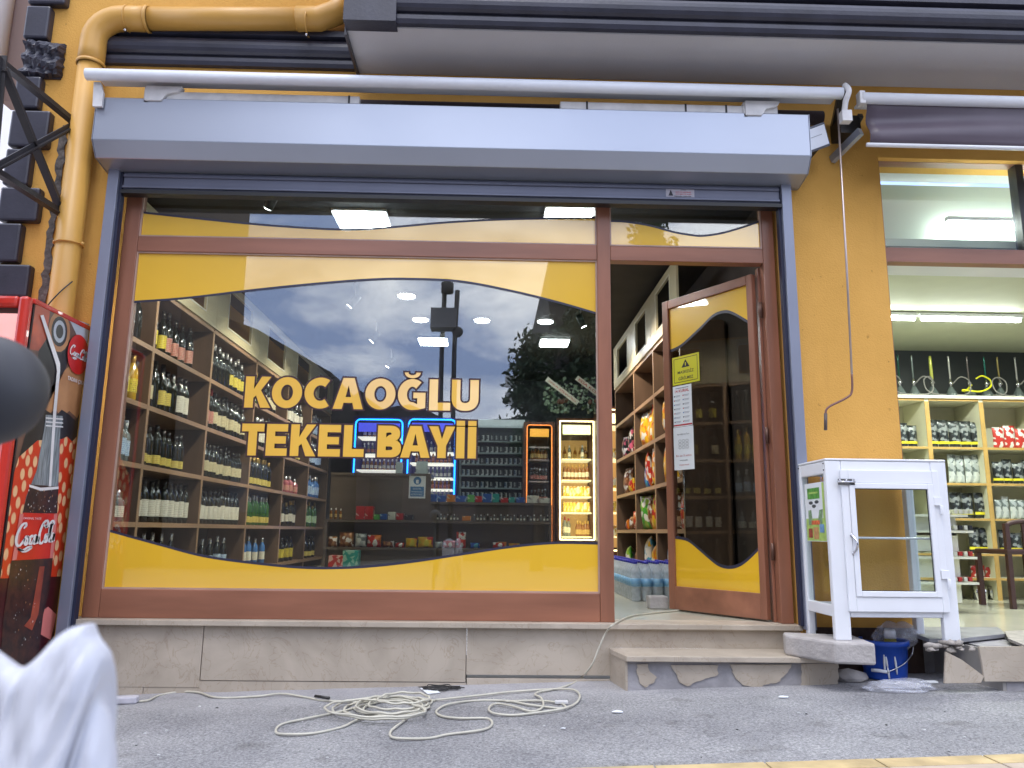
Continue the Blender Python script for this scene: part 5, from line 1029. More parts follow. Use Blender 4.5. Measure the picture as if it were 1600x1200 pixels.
for k, (xx, yy) in enumerate(((3.6, 1.2), (4.75, 1.2))):
    ld = bpy.data.lights.new('tube_glow', 'AREA'); ld.shape = 'RECTANGLE'; ld.size = 1.2; ld.size_y = .08; ld.energy = 36; ld.color = (.93, 1, .86); o = bpy.data.objects.new('tube_glow', ld); C.objects.link(o); o.location = (xx, yt-.03, zt_-.05)  # the second is added to light the room, with no tube of its own
# shelf unit
NXs = [3.20, at(1455, 680, NY).x-.02, at(1537, 680, NY).x, at(1608, 690, NY).x+.0]
NXs = [NXs[1]-.62, NXs[1], NXs[2], NXs[2]+.62, NXs[2]+1.24]
NZ = [at(1540, y, NY).z for y in (903, 865, 810, 755, 699, 624)]
ns = thing('display_shelf', 'pale oak edged display shelf at the back of the neighbouring shop', 'shelf unit', (4.4, NY, PT)); pale = mat('pale_shelf_board', (.62, .60, .46), .5, var=.06); oaky = mat('yellow_oak_edge', (.45, .28, .08), .5, var=.15)
for x in NXs: MB().box(x-.02, x+.02, NY, NY+.40, PT-.05, NZ[-1]).build('upright', pale, ns); MB().box(x-.021, x+.021, NY-.006, NY-.001, PT-.05, NZ[-1]-.03).build('edge_strip', oaky, ns)
for z in NZ:
    for i in range(len(NXs)-1): MB().box(NXs[i]+.021, NXs[i+1]-.021, NY+.002, NY+.40, z-.022, z).build('shelf_board', pale, ns); MB().box(NXs[i]+.0215, NXs[i+1]-.0215, NY-.005, NY+.0015, z-.022, z-.001).build('edge_strip', oaky, ns)
MB().box(NXs[0]-.02, NXs[-1]+.02, NY-.03, NY+.40, NZ[-1]-.0, NZ[-1]+.028).build('top_board', mat('lit_top_board', (.80, .78, .66), .35), ns); MB().box(NXs[0], NXs[-1], NY+.40, NY+.43, PT-.05, NZ[-1]).build('back_panel', pale, ns)
# hookahs
cols = [('dark green', (.02, .08, .06)), ('grey', (.20, .24, .24)), ('lemon', (.62, .64, .14)), ('silver', (.55, .55, .52)), ('smoky', (.16, .14, .14)), ('teal', (.02, .14, .11)), ('bronze', (.32, .26, .10)), ('pale grey', (.40, .40, .40))]
ordn = ['first', 'second', 'third', 'fourth', 'fifth', 'sixth', 'seventh', 'eighth']
for k, px in enumerate((1409, 1431, 1460, 1489, 1518, 1545, 1566, 1594)):
    x = at(px, 618, NY+.12).x; zb = NZ[-1]+.029; c = (x, NY+.14, zb); nm, col = cols[k]
    t = thing('hookah', f'{nm} stemmed hookah, {ordn[k]} from the pillar on the top shelf', 'hookah', c, 'hookahs on the top shelf'); hm = mat('hookah_'+nm.replace(' ', '_'), col, .25, metal=.4)
    MB().lathe([(.04, 0), (.058, .01), (.055, .04), (.024, .10), (.018, .115)], 14, c).build('glass_base', mat('smoked_glass', (.10, .12, .12), .08, spec=.8), t)
    MB().lathe([(.012, .10), (.013, .13), (.022, .145), (.024, .155), (.012, .17), (.010, .19)], 12, c).build('metal_stem', CHROME, t)
    MB().lathe([(.016 if k == 2 else .009, .185), (.014 if k == 2 else .008, .40), (.009, .42), (0, .421)], 10, c).build('tall_stem', hm, t)
    hc = mat('yellow_hose', (.75, .72, .02), .4) if k == 4 else mat('grey_hose', (.20, .19, .18), .5); s = 1 if k % 2 else -1; x0_, y0_ = x, NY+.10
    if k == 4: pts = [(x, y0_, zb+.13), (x-.09, y0_-.03, zb+.06), (x-.12, y0_-.05, zb+.07), (x+.02, y0_-.08, zb+.05), (x+.14, y0_-.06, zb+.10), (x+.17, y0_-.03, zb+.17), (x+.08, y0_-.05, zb+.21), (x+.01, y0_-.06, zb+.18)]
    else: pts = [(x, y0_, zb+.14), (x+s*.06, y0_-.03, zb+.20), (x+s*.13, y0_-.05, zb+.16), (x+s*.12, y0_-.07, zb+.06), (x+s*.05, y0_-.10, zb+.015), (x-s*.04, y0_-.11, zb+.01)]
    MB().tube(catmull(pts, 6), .008 if k == 4 else .006, 6).build('hose', hc, t)
# pouches
def pouch(px, pyb, h, w, mt, lab, grp, rot=0):
    p = at(px, pyb, NY+.12); zz = min(NZ, key=lambda z: abs(z-p.z)); bag(mt, w, h, (p.x, NY+.10, zz+.001), R(-90)+rot, lab, grp, nm='pouch', cat='pouch')
    return zz
ybm = mat('yellow_base_band', (.70, .62, .03), .4)
def rowp(px0, px1, n, pyb, h, mt, desc, band=True):
    for k in range(n):
        px = lerp(px0, px1, (k+.5)/n); p = at(px, pyb, NY+.12); zz = min(NZ, key=lambda z: abs(z-p.z)); w = (at(px1, pyb, NY+.1).x-at(px0, pyb, NY+.1).x)/n*1.05
        hv = h*rnd.uniform(.86, 1.08); o = bag(mt, w, hv, (p.x, NY+.09+.01*(k % 2), zz+.001), R(-90)+rnd.uniform(-.15, .15), f'{desc}, {ordn[k]} in line', f'{desc}s', nm='pouch', cat='pouch')
        if band:
            b = MB(); bw, bh = w*.42, h; N_ = 8; pts = []
            for i in range(N_+1):
                a = i/N_*2-1; kx = max(0, (1-abs(a)**2.4))*.9; pts.append((w*.21*kx+.0025, a*w/2*.98))
            b.add([(q[0], q[1], .14*h) for q in pts]+[(q[0]+.001, q[1], .24*h) for q in pts], [(i, i+1, N_+2+i, N_+1+i) for i in range(N_)])
            bo = b.build('yellow_band', ybm, org=(0, 0, 0)); bo.parent = o; bo.location = (0, 0, 0)
rowp(1402, 1432, 2, 694, .24, 'black', 'black pouch with yellow band in the top left compartment'); rowp(1447, 1533, 5, 696, .25, 'black', 'black pouch with yellow band in the top middle compartment'); rowp(1550, 1620, 4, 699, .22, 'redw', 'red and white pouch in the top right compartment', False)
rowp(1480, 1532, 4, 752, .26, 'silver', 'silver pouch in the second row behind the cabinet', False); rowp(1550, 1612, 4, 753, .22, 'black', 'black pouch in the second row right compartment'); rowp(1482, 1540, 3, 807, .25, 'black', 'dark pouch in the third row beside the cabinet'); rowp(1553, 1612, 5, 810, .20, 'silver', 'silver pouch in the third row right compartment', False)
rowp(1512, 1548, 2, 862, .24, 'black', 'dark pouch in the fourth row'); rowp(1560, 1612, 3, 864, .22, 'black', 'dark pouch in the fourth row by the chair'); rowp(1402, 1432, 2, 748, .22, 'black', 'dark pouch at left of the second row', False)
rowp(1515, 1560, 4, 899, .10, 'redw', 'red striped packet bundle in the lowest row', False)
for k in range(3):
    p = at(1536+k*12, 900, NY-.02); mb = MB().lathe([(.03, 0), (.03, .12), (0, .121)], 12, (p.x, NY+.1, PT-.05)); tag(mb.build('steel_cup', CHROME), f'{["left","middle","right"][k]} steel cup standing under the lowest shelf', 'cup', 'steel cups')
# stepped white stand
sdY = 1.35; sd_ = thing('stepped_stand', 'white stepped stand with cartons showing right of the white cabinet', 'display stand', (at(1490, 860, sdY).x, sdY, PT-.05))
wst = mat('white_stand', (.66, .66, .56), .5)
for k, (py, pxr, pxc) in enumerate(((803, 1512, 1508), (828, 1521, 1511), (869, 1527, 1514), (909, 1530, 1517))):
    a, b = at(1420, py, sdY), at(pxr, py, sdY); MB().box(a.x, b.x, sdY, sdY+.3, a.z-.018, a.z).build('tier', wst, sd_); MB().box(a.x+.02, at(pxc, py, sdY).x-.02, sdY+.10, sdY+.28, a.z-.16, a.z-.018).build('body', wst, sd_)
    for j in range(4):
        q = at(1495+j*8, py, sdY); mb = MB().box(q.x-.015, q.x+.013, sdY+.01, sdY+.09, q.z+.001, q.z+.034); tag(mb.build('small_box', BX[['white', 'dark', 'red', 'red'][k] if j % 2 else ['white', 'white', 'white', 'white'][k]], bevel=.002), f'tiny box on the {["top","second","third","lowest"][k]} tier of the stepped white stand, {["first","second","third","last"][j]} in line', 'small box', 'boxes on the stepped stand')
# chair
chY = 1.7; p = at(1592, 838, chY); chm = mat('dark_brown_chair', (.05, .018, .015), .4)
ch = thing('wooden_chair', 'dark brown wooden chair at the right edge of the view', 'chair', (p.x+.12, chY, PT-.05)); x0, x1 = at(1572, 840, chY).x, at(1572, 840, chY).x+.42; zb = PT-.05; zt3 = at(1580, 818, chY).z
for x in (x0, x1): MB().bar((x, chY, zb), (x+(.02 if x == x0 else -.02), chY+.02, zt3), .04, .035).build('rear_leg', chm, ch); MB().bar((x, chY+.40, zb), (x, chY+.40, zb+.44), .04, .04).build('front_leg', chm, ch)
MB().box(x0-.01, x1+.01, chY-.01, chY+.43, zb+.43, zb+.47).build('seat', chm, ch, bevel=.01)
mb = MB().tube(catmull([(x0+.02, chY+.02, zt3-.06), (x0+.05, chY+.02, zt3), ((x0+x1)/2, chY+.03, zt3+.02), (x1-.05, chY+.02, zt3), (x1-.02, chY+.02, zt3-.06)], 6), .02, 8); mb.build('top_rail', chm, ch)
MB().box((x0+x1)/2-.06, (x0+x1)/2+.06, chY+.01, chY+.03, zb+.46, zt3).build('back_splat', chm, ch)
# ================================================================== WHITE DISPLAY CABINET
KX0, KX1, KY0, KY1 = 1.805, 2.468, -.50, -.10; KZT = 1.25; KB = .43; LZ = ST+.109
wc = thing('display_cabinet', 'white framed glass display cabinet standing on stones against the orange pillar', 'display cabinet', ((KX0+KX1)/2, -.3, LZ))
pw = .055
def kb(a, b, c, d, e, f, nm, m=WHITE, bv=.005, par=None): return MB().box(a, b, c, d, e, f).build(nm, m, par or wc, bevel=bv)
kb(KX0, KX0+pw+.03, KY0, KY0+.035, LZ, KZT-.001, 'front_post'); kb(KX1-pw-.03, KX1, KY0, KY0+.035, PT-.02, KZT-.001, 'front_post')
kb(KX0+.001, KX0+.04, KY1-.05, KY1, LZ-.1, KZT-.001, 'rear_post'); kb(KX1-.045, KX1, KY1-.05, KY1, PT-.05, KZT-.001, 'rear_post')
kb(KX0+pw+.031, KX1-pw-.031, KY0+.001, KY0+.035, KZT-.075, KZT-.001, 'top_rail'); kb(KX0+pw+.031, KX1-pw-.031, KY0+.001, KY0+.035, KB, KB+.055, 'bottom_rail')
kb(KX0, KX1, KY0-.003, KY1, KZT, KZT+.012, 'top_panel'); kb(KX0+.005, KX1-.005, KY0+.04, KY1-.005, KB+.02, KB+.035, 'floor_panel')
for x in (KX0+.002, KX1-.034): kb(x, x+.032, KY0+.036, KY1-.051, KZT-.07, KZT-.002, 'side_rail'); kb(x, x+.032, KY0+.036, KY1-.051, KB, KB+.06, 'side_rail')
for x in (KX0+.014, KX1-.02): kb(x, x+.005, KY0+.036, KY1-.051, KB+.06, KZT-.07, 'side_glass', CLEAR, 0)
kb(KX0+.041, KX1-.046, KY1-.045, KY1-.005, KZT-.06, KZT-.002, 'rear_rail'); kb(KX0+.041, KX1-.046, KY1-.045, KY1-.005, KB, KB+.05, 'rear_rail')
# door leaf of the cabinet
gx0, gx1 = at(1340, 840, KY0-.012).x, at(1455, 840, KY0-.012).x; gz1, gz0 = at(1400, 764, KY0-.012).z, at(1400, 924, KY0-.012).z
dx0, dx1, dz1, dz0 = KX0+.075, KX1-.055, KZT-.05, KB+.03
def ring(x0, x1, z0, z1, X0, X1, Z0, Z1, y0, y1, nm, m=WHITE, bv=.003):
    mb = MB().box(X0, x0, y0, y1, Z0, Z1); mb.box(x1, X1, y0, y1, Z0, Z1); mb.box(x0, x1, y0, y1, Z0, z0); mb.box(x0, x1, y0, y1, z1, Z1); return mb.build(nm, m, globals().get('cdoor') or wc, bevel=bv)
cdoor = ring(gx0-.03, gx1+.03, gz0-.03, gz1+.03, dx0, dx1, dz0, dz1, KY0-.016, KY0-.002, 'door_frame'); ring(gx0, gx1, gz0, gz1, gx0-.029, gx1+.029, gz0-.029, gz1+.029, KY0-.022, KY0+.0, 'door_bead')
ring(gx0+.004, gx1-.004, gz0+.004, gz1-.004, gx0-.001, gx1+.001, gz0-.001, gz1+.001, KY0-.010, KY0-.006, 'gasket', BLACK, 0); kb(gx0, gx1, KY0-.006, KY0-.003, gz0, gz1, 'door_glass', CLEAR, 0, cdoor)
zs_ = at(1400, 841, KY0+.1).z; kb(KX0+.04, KX1-.04, KY0+.04, KY1-.06, zs_-.006, zs_+.006, 'glass_shelf', mat('pale_shelf', (.55, .56, .62), .25))
for py in (790, 905):
    c = at(1468 if py < 800 else 1480, py, KY0-.02); mb = MB().box(c.x-.03, c.x+.012, KY0-.026, KY0-.017, c.z+.0, c.z+.045); mb.tube([(c.x+.006, KY0-.028, c.z-.05), (c.x+.006, KY0-.028, c.z+.0)], .009, 8); mb.build('hinge', WHITE, cdoor, bevel=.002)
c = at(1322, 753, KY0-.02); mb = MB().box(c.x-.045, c.x+.045, KY0-.022, KY0-.017, c.z-.016, c.z+.016); mb.tube([(c.x-.05, KY0-.028, c.z), (c.x+.045, KY0-.028, c.z)], .005, 8); [mb.blob((c.x+dx, KY0-.024, c.z+.008), .007, 1) for dx in (-.035, .0, .035)]; mb.build('slide_bolt', CHROME, cdoor)
a, b = at(1331, 836, KY0-.02), at(1334, 865, KY0-.02); mb = MB().tube(catmull([(a.x, KY0-.018, a.z), (a.x+.012, KY0-.045, a.z-.03), (a.x+.012, KY0-.045, b.z+.03), (b.x, KY0-.018, b.z)], 6), .006, 8); mb.blob((a.x, KY0-.018, a.z), .010, 1, sq=(1, .4, 1.2)); mb.blob((b.x, KY0-.018, b.z), .010, 1, sq=(1, .4, 1.2)); mb.build('handle', CHROME, cdoor)
mb = MB(); [mb.blob(q, .005, 1) for q in ((KX0-.001, KY0+.02, KZT-.015), (KX0-.001, KY0+.02, KZT-.05), (KX0-.001, KY1-.03, KZT-.015))]; mb.build('screws', IRON, wc)
# ice-cream poster in the side glass
def sidept(px, py): return atx(px, py, KX0+.0125)
q = [sidept(1258, 757), sidept(1287, 752), sidept(1293, 846), sidept(1261, 846)]; y0, y1 = (q[0].y+q[3].y)/2, (q[1].y+q[2].y)/2; z1, z0 = (q[0].z+q[1].z)/2, (q[2].z+q[3].z)/2; X = KX0+.0125
mb = MB().box(X-.001, X, y1, y0, z0, z1, 0); uu, vv = Vector((0, -1, 0)), V3; cc = Vector((X-.0012, (y0+y1)/2, (z0+z1)/2)); w_, h_ = abs(y1-y0), z1-z0; n_ = Vector((-1, 0, 0))
def pr_(a, b, ww, hh, m, l=.0004): rect(mb, cc+uu*w_*a+vv*h_*b, uu, vv, w_*ww, h_*hh, m, l)
pr_(0, -.30, .98, .38, 1); pr_(.44, 0, .10, .98, 1, .0006); pr_(-.05, .32, .62, .19, 2, .0008); pr_(-.05, .33, .45, .03, 1, .0012)
for a, b in ((-.2, .16), (.1, .17), (-.05, .10)): mb.add([cc+n_*.0008+uu*w_*(a+.11*math.cos(R(t)))+vv*h_*(b+.03*math.sin(R(t))) for t in range(0, 360, 40)], [tuple(range(9))], 3)
for a, s in ((-.24, 1), (.22, -1)): mb.add([cc+n_*.001+uu*w_*(a+x)+vv*h_*y for x, y in ((-.13, -.22), (.10, -.22), (.10-.06*s, .04), (-.06-.05*s, .03))], [(0, 1, 2, 3)], 4)
pr_(0, -.18, .42, .07, 5, .0014); pr_(.0, -.36, .26, .20, 6, .0016); pr_(-.28, -.36, .2, .16, 7, .0018); pr_(.3, -.28, .22, .14, 8, .0018)
mb.build('ice_cream_poster', [PAPER, mat('lime_print', (.38, .55, .14), .4, var=.2, scale=30), mat('leaf_green_print', (.10, .32, .06), .4, var=.3, scale=40), mat('dark_print', (.06, .07, .08), .5), mat('grey_green_print', (.20, .32, .18), .4, var=.4, scale=60), mat('coral_print', (.60, .14, .06), .4, var=.4, scale=50), mat('tan_print', (.50, .28, .12), .4, var=.2, scale=50), mat('maroon_print', (.28, .06, .04), .4, var=.5, scale=60), mat('sky_print', (.16, .32, .55), .4, var=.3, scale=50)], wc)
# ================================================================== BUCKET AND LITTER
bc = atg(1397, 1064); bx, by = bc.x, bc.y+.09; bz = gz(bx)+.002; rt = (at(1432, 1005, by).x-at(1362, 1005, by).x)/2; bh = at(1397, 1003, by-.12).z-bz
bm_ = mat('blue_bucket_plastic', (.012, .075, .46), .32, var=.12, scale=6)
bk = thing('blue_bucket', 'blue plastic bucket full of rubbish standing under the white cabinet', 'bucket', (bx, by, bz))
MB().lathe([(0, .004), (rt*.86, 0), (rt*.87, .01), (rt*.97, bh-.03), (rt*1.03, bh-.03), (rt*1.05, bh-.015), (rt*1.04, bh), (rt*.98, bh), (rt*.95, bh-.03), (rt*.84, .02), (0, .02)], 32, (bx, by, bz)).build('bucket_wall', bm_, bk)
def onb(px, py, lift=.004):                    # a pixel on the bucket's outer wall
    d = ray(px, py); o = CAM-Vector((bx, by, 0)); r = rt*.93+lift; a = d.x**2+d.y**2; b = 2*(o.x*d.x+o.y*d.y); c = o.x**2+o.y**2-r*r; D = b*b-4*a*c
    t = (-b-math.sqrt(max(0, D)))/(2*a); return CAM+d*t
MB().tube(catmull([onb(1427, 1011), onb(1425, 1022), onb(1415, 1035), onb(1401, 1044), onb(1388, 1049), onb(1378, 1048, .012)], 6), .0035, 6).build('handle_wire', CHROME, bk); MB().tube([onb(1362, 1047, .02), onb(1374, 1048, .02), onb(1386, 1050, .014)], .009, 8).build('handle_grip', WHITE, bk)
mb = MB()
for a, b in (((1381, 1023), (1383, 1052)), ((1384, 1026), (1387, 1043)), ((1387, 1043), (1390, 1062)), ((1398, 1026), (1402, 1054))):
    P = [onb(lerp(a[0], b[0], t/5), lerp(a[1], b[1], t/5), .002) for t in range(6)]; mb.tube(P, [.003, .005, .006, .005, .005, .003], 6)
mb.build('paint_marks', mat('white_paint_mark', (.75, .76, .78), .5), bk)
ccx, ccy, ccz = at(1391, 988, by-.05), 0, 0
cn = thing('crushed_can', 'white and olive drink can sticking out of the blue bucket', 'can', (at(1391, 1000, by-.05).x, by-.05, bz+bh-.08)); o_ = ORG[cn.name]
MB().lathe([(.026, 0), (.03, .01), (.031, .09)], 16, o_).build('can_body', mat('olive_print', (.22, .20, .03), .35, var=.5, scale=30), cn); MB().lathe([(.0312, .09), (.031, .125), (.026, .14), (.024, .137), (0, .137)], 16, o_).build('can_top', WHITE, cn)
def crumple(c, r, seed, sq=(1, 1, 1), sub=4, amp=.35, name='plastic_wrap', m=None, flatz=None):
    bm = bmesh.new(); bmesh.ops.create_icosphere(bm, subdivisions=sub, radius=1); rr = random.Random(seed); dirs = [(Vector((rr.uniform(-1, 1), rr.uniform(-1, 1), rr.uniform(-1, 1))).normalized(), rr.uniform(2, 6), rr.uniform(0, 6)) for _ in range(12)]
    mb = MB(); vs = []
    for v in bm.verts:
        k = 1+sum(abs(math.sin(v.co.dot(d)*f+p))-.55 for d, f, p in dirs)*amp/3; p = Vector((v.co.x*sq[0], v.co.y*sq[1], v.co.z*sq[2]))*r*k+Vector(c)
        if flatz is not None: p.z = max(p.z, gz(p.x)+.003)
        vs.append(p)
    mb.add(vs, [tuple(v.index for v in f.verts) for f in bm.faces]); bm.free(); return mb
wrapm = bpy.data.materials.new('clear_wrap'); wrapm.use_nodes = True; t_ = wrapm.node_tree; p_ = t_.nodes['Principled BSDF']; p_.inputs['Base Color'].default_value = (.75, .77, .85, 1); p_.inputs['Roughness'].default_value = .15; p_.inputs['Alpha'].default_value = .30; p_.inputs['Specular IOR Level'].default_value = .9
c = at(1402, 990, by+.02); tag(crumple((c.x, by+.02, bz+bh+.015), .105, 5, (1, .8, .62)).build('plastic_bag', wrapm), 'crumpled clear plastic bag bulging from the top of the blue bucket', 'plastic bag')
c = atg(1413, 1080); tag(crumple((c.x, c.y+.02, gz(c.x)+.012), .13, 8, (1.25, .55, .28), flatz=1).build('plastic_sheet', wrapm), 'crumpled clear plastic sheet lying on the ground before the blue bucket', 'plastic sheet')
rnd = random.Random(31); mb = MB()
for i in range(60): p = atg(rnd.uniform(180, 1590), rnd.uniform(1085, 1185)); mb.blob((p.x, p.y, gz(p.x)+.002), rnd.uniform(.002, .006), 1, .4, rnd.choice((0, 0, 1, 2)), (1.4, 1, .5))
struct(mb.build('grit', [mat('grit_grey', (.3, .3, .3), .9), mat('grit_pale', (.6, .6, .6), .8), mat('grit_dark', (.05, .05, .05), .9)]), 'stuff')
for k, (px, py, w, lab) in enumerate(((965, 1114, .05, 'small white scrap of litter on the pavement before the step'), (1224, 1091, .05, 'small white scrap of litter below the right end of the step'), (1452, 1068, .09, 'torn pale wrapper beside the blue bucket'), (880, 1140, .02, 'tiny white chip lying between the cord loops and the kerb'))):
    p = atg(px, py); tag(crumple((p.x, p.y, gz(p.x)+.006), w*.5, k+50, (1, .5, .22), 2, flatz=1).build('litter_scrap', PAPER), lab, 'litter')
# stones in the dark recess
p = atg(1333, 1066); tag(crumple((p.x, p.y+.05, gz(p.x)+.02), .09, 77, (1.1, .8, .45), 2, .2, flatz=1).build('rubble_stone', stone), 'flat grey stone in the dark recess left of the blue bucket', 'stone')
# ================================================================== CORDS
def cord(path, r, m, z0=.006, bump=()):
    P = [atg(a, b) for a, b in path]; P = catmull([(p.x, p.y, gz(p.x)+z0+(.004 if i % 3 == 1 else 0)) for i, p in enumerate(P)], 8); return MB().tube(P, r, 8, m)
cordm = mat('cream_cord', (.50, .48, .40), .45, var=.12, scale=12)
cd_ = thing('extension_cord', 'cream extension cord lying in loops on the pavement and running up into the shop', 'extension cord', atg(600, 1110))
cord([(216, 1098), (232, 1097), (250, 1088), (280, 1083), (310, 1085), (340, 1092), (400, 1090), (440, 1087), (480, 1092), (500, 1096), (530, 1099), (570, 1099), (610, 1096), (650, 1094), (680, 1097)], .0055, 0).build('cord', cordm, cd_)
cord([(680, 1097), (640, 1094), (590, 1098), (540, 1112), (480, 1126), (440, 1134), (431, 1146), (445, 1151), (490, 1148), (535, 1138), (560, 1128), (610, 1118), (660, 1108), (675, 1098), (650, 1096), (600, 1098), (570, 1108), (575, 1118), (620, 1122), (660, 1115)], .0055, 0).build('cord', cordm, cd_)
for k, (cx_, cy_, rx, ry, a) in enumerate(((600, 1110, 62, 15, 0), (612, 1108, 58, 13, .1), (592, 1114, 72, 17, -.05), (622, 1107, 46, 10, .1), (608, 1112, 52, 14, 0), (585, 1120, 78, 14, -.1), (630, 1105, 40, 9, .1))):
    P = []
    for q in range(26):
        t = q/25*6.5+k; P.append((cx_+rx*math.cos(t)*(1+.05*math.sin(3*t)), cy_+ry*math.sin(t)-a*rx*math.cos(t)*.3))
    cord(P, .0055, 0, .006+.006*k).build('cord_loop', cordm, cd_)
cord([(636, 1125), (620, 1138), (610, 1146), (612, 1154), (630, 1158), (670, 1156), (700, 1150), (750, 1145), (768, 1136), (762, 1125), (720, 1126), (690, 1121), (682, 1113), (700, 1104), (740, 1097), (790, 1097), (830, 1105), (880, 1109), (876, 1101), (840, 1098), (790, 1098)], .0055, 0).build('cord', cordm, cd_)
cord([(680, 1097), (740, 1092), (800, 1084), (860, 1080), (895, 1082), (906, 1090), (900, 1102), (880, 1112), (840, 1117), (800, 1121), (770, 1119), (764, 1110), (775, 1103), (800, 1108), (830, 1115), (848, 1108), (846, 1096), (836, 1088), (845, 1083)], .0055, 0, .010).build('cord', cordm, cd_)
P = [atg(845, 1083), atg(880, 1076), atg(905, 1064)]; P = [(p.x, p.y, gz(p.x)+.008) for p in P]+[tuple(at(924, 1040, PF-.06)), tuple(at(936, 1012, PF-.06)), tuple(at(946, 990, PF-.06)), tuple(atz(958, 976, FZ+.006)), tuple(atz(985, 963, FZ+.006)), tuple(atz(1020, 958, FZ+.006)), tuple(atz(1060, 954, FZ+.006)), tuple(atz(1082, 952, FZ+.006))]
MB().tube(catmull(P, 8), .0055, 8).build('cord', cordm, cd_)
p = atg(878, 1101); mb = MB().box(p.x-.035, p.x+.03, p.y-.012, p.y+.012, gz(p.x)+.003, gz(p.x)+.02); mb.build('plug', WHITED, cd_, bevel=.004)
a, b = atg(166, 1102), atg(215, 1099); mb = MB().bar((a.x-.1, a.y, gz(a.x)+.02), (b.x, b.y, gz(b.x)+.02), .055, .036); mb.build('socket_strip', mat('grey_white_socket', (.48, .47, .52), .45, var=.2, scale=9), cd_, bevel=.008)
MB().tube([(atg(492, 1095).x, atg(492, 1095).y, .02+gz(-.8)), (atg(514, 1098).x, atg(514, 1098).y, .02+gz(-.75))], .0075, 8).build('tape_joint', BLACK, cd_)
rr = random.Random(8); P = []
for k in range(22): P.append((690+30*math.cos(k*2.4)+rr.uniform(-8, 8), 1077+3.2*math.sin(k*2.4)+rr.uniform(-1.5, 1.5)))
tag(cord(P, .0028, 0, .008).build('black_cable', BLACK), 'tangle of thin black cable lying by the marble plinth', 'cable')
mb = MB().ext([tuple(atg(a, b)+Vector((0, 0, .004))) for a, b in ((656, 1077), (672, 1074), (688, 1084), (668, 1086))], (0, 0, .003)); tag(mb.build('paper_scrap', PAPER), 'white torn paper label beside the tangle of black cable', 'paper')
# ================================================================== RED DRINKS COOLER AT THE LEFT
QX, QY0, QY1 = -2.44, -.69, -.06; QZ = 2.03; QB = gz(-2.7)
qc = thing('red_drinks_cooler', 'red outdoor soft-drink cooler with a bottle picture on its side, left of the shop', 'drinks cooler', (-2.75, -.4, QB))
redm = mat('cooler_red', (.55, .035, .022), .25, var=.05, coat=.3); dkr = mat('cooler_dark_edge', (.05, .012, .012), .4)
MB().box(-3.08, QX-.002, QY0+.06, QY1, QB+.05, QZ-.02).build('cabinet', mat('cooler_side_base', (.14, .10, .09), .3), qc, bevel=.004)
mb = MB().box(-3.085, QX+.004, QY0+.06, QY1+.01, QZ-.018, QZ+.012); mb.build('top_cap', redm, qc, bevel=.006)
mb = MB(); fx0, fx1 = -3.09, QX+.002; rz = .055
mb.box(fx0, fx0+rz, QY0, QY0+.055, QB+.1, QZ+.01); mb.box(fx1-rz, fx1, QY0, QY0+.055, QB+.1, QZ+.01); mb.box(fx0+rz, fx1-rz, QY0, QY0+.055, QZ-.05, QZ+.01); mb.box(fx0+rz, fx1-rz, QY0, QY0+.055, QB+.1, QB+.3); mb.build('door_frame', redm, qc, bevel=.018)
MB().box(fx0+rz, fx1-rz, QY0+.02, QY0+.03, QZ-.30, QZ-.085).build('lit_header', mat('red_white_header', (.85, .30, .26), .3, emit=.5, ecol=(1, .45, .4), col2=(.7, .5, .5), scale=3), qc)
MB().box(fx0+rz, fx1-rz, QY0+.02, QY0+.026, QB+.3, QZ-.31).build('door_glass', GLASS, qc)
mb = MB().box(QX-.012, QX-.001, QY0+.056, QY0+.062, QB+.1, QZ-.02); mb.build('door_seal', BLACK, qc)
MB().box(fx0+.02, fx1-.02, QY0+.05, QY0+.4, QB, QB+.1).build('foot_grille', BLACK, qc)
def sd(px, py, k): p = atx(px, py, QX); return Vector((QX+.0007*k, p.y, p.z))
gm_ = []
def gmat(nm, c, **kw): gm_.append(mat(nm, S(*c) if max(c) > 1 else c, .3, **kw)); return len(gm_)-1
G = MB()
def gp(pts, m, k): P = [sd(a, b, k) for a, b in pts]; G.add([Vector((p.x, max(QY0+.066, min(QY1-.004, p.y)), max(QB+.055, p.z))) for p in P], [tuple(range(len(P)))], m)
m0 = gmat('print_umber', (130, 95, 78), col2=S(78, 60, 56), scale=4); m1 = gmat('print_warm_red', (200, 95, 66), col2=S(120, 50, 42), scale=5); m2 = gmat('print_tan', (205, 150, 102), col2=S(160, 110, 72), scale=4); m3 = gmat('print_pale', (200, 205, 212), col2=S(160, 165, 170), scale=5); m4 = gmat('print_charcoal', (56, 54, 56), col2=S(40, 36, 38), scale=6)
m5 = gmat('print_disc_red', (205, 40, 38)); m6 = gmat('print_white', (232, 228, 226)); 
def _dots(t, p, N, L):
    tcn = N('ShaderNodeTexCoord'); sx_ = N('ShaderNodeSeparateXYZ'); L(tcn.outputs['Object'], sx_.inputs[0]); cb = N('ShaderNodeCombineXYZ'); L(sx_.outputs[1], cb.inputs[0]); L(sx_.outputs[2], cb.inputs[1]); mpn = N('ShaderNodeMapping'); mpn.inputs['Scale'].default_value = (17, 11, 1); mpn.inputs['Rotation'].default_value = (0, 0, .6); L(cb.outputs[0], mpn.inputs[0]); v = N('ShaderNodeTexVoronoi'); v.voronoi_dimensions = '2D'; v.inputs['Scale'].default_value = 1; v.inputs['Randomness'].default_value = .55; L(mpn.outputs[0], v.inputs[0])
    rp = N('ShaderNodeValToRGB'); L(v.outputs[0], rp.inputs[0]); e = rp.color_ramp.elements; e[0].position = .27; e[0].color = S(238, 190, 140)+(1,); e[1].position = .37; e[1].color = S(214, 62, 34)+(1,); L(rp.outputs[0], p.inputs['Base Color']); p.inputs['Roughness'].default_value = .3
gm_.append(shade('print_dotted_red', _dots)); m7 = len(gm_)-1
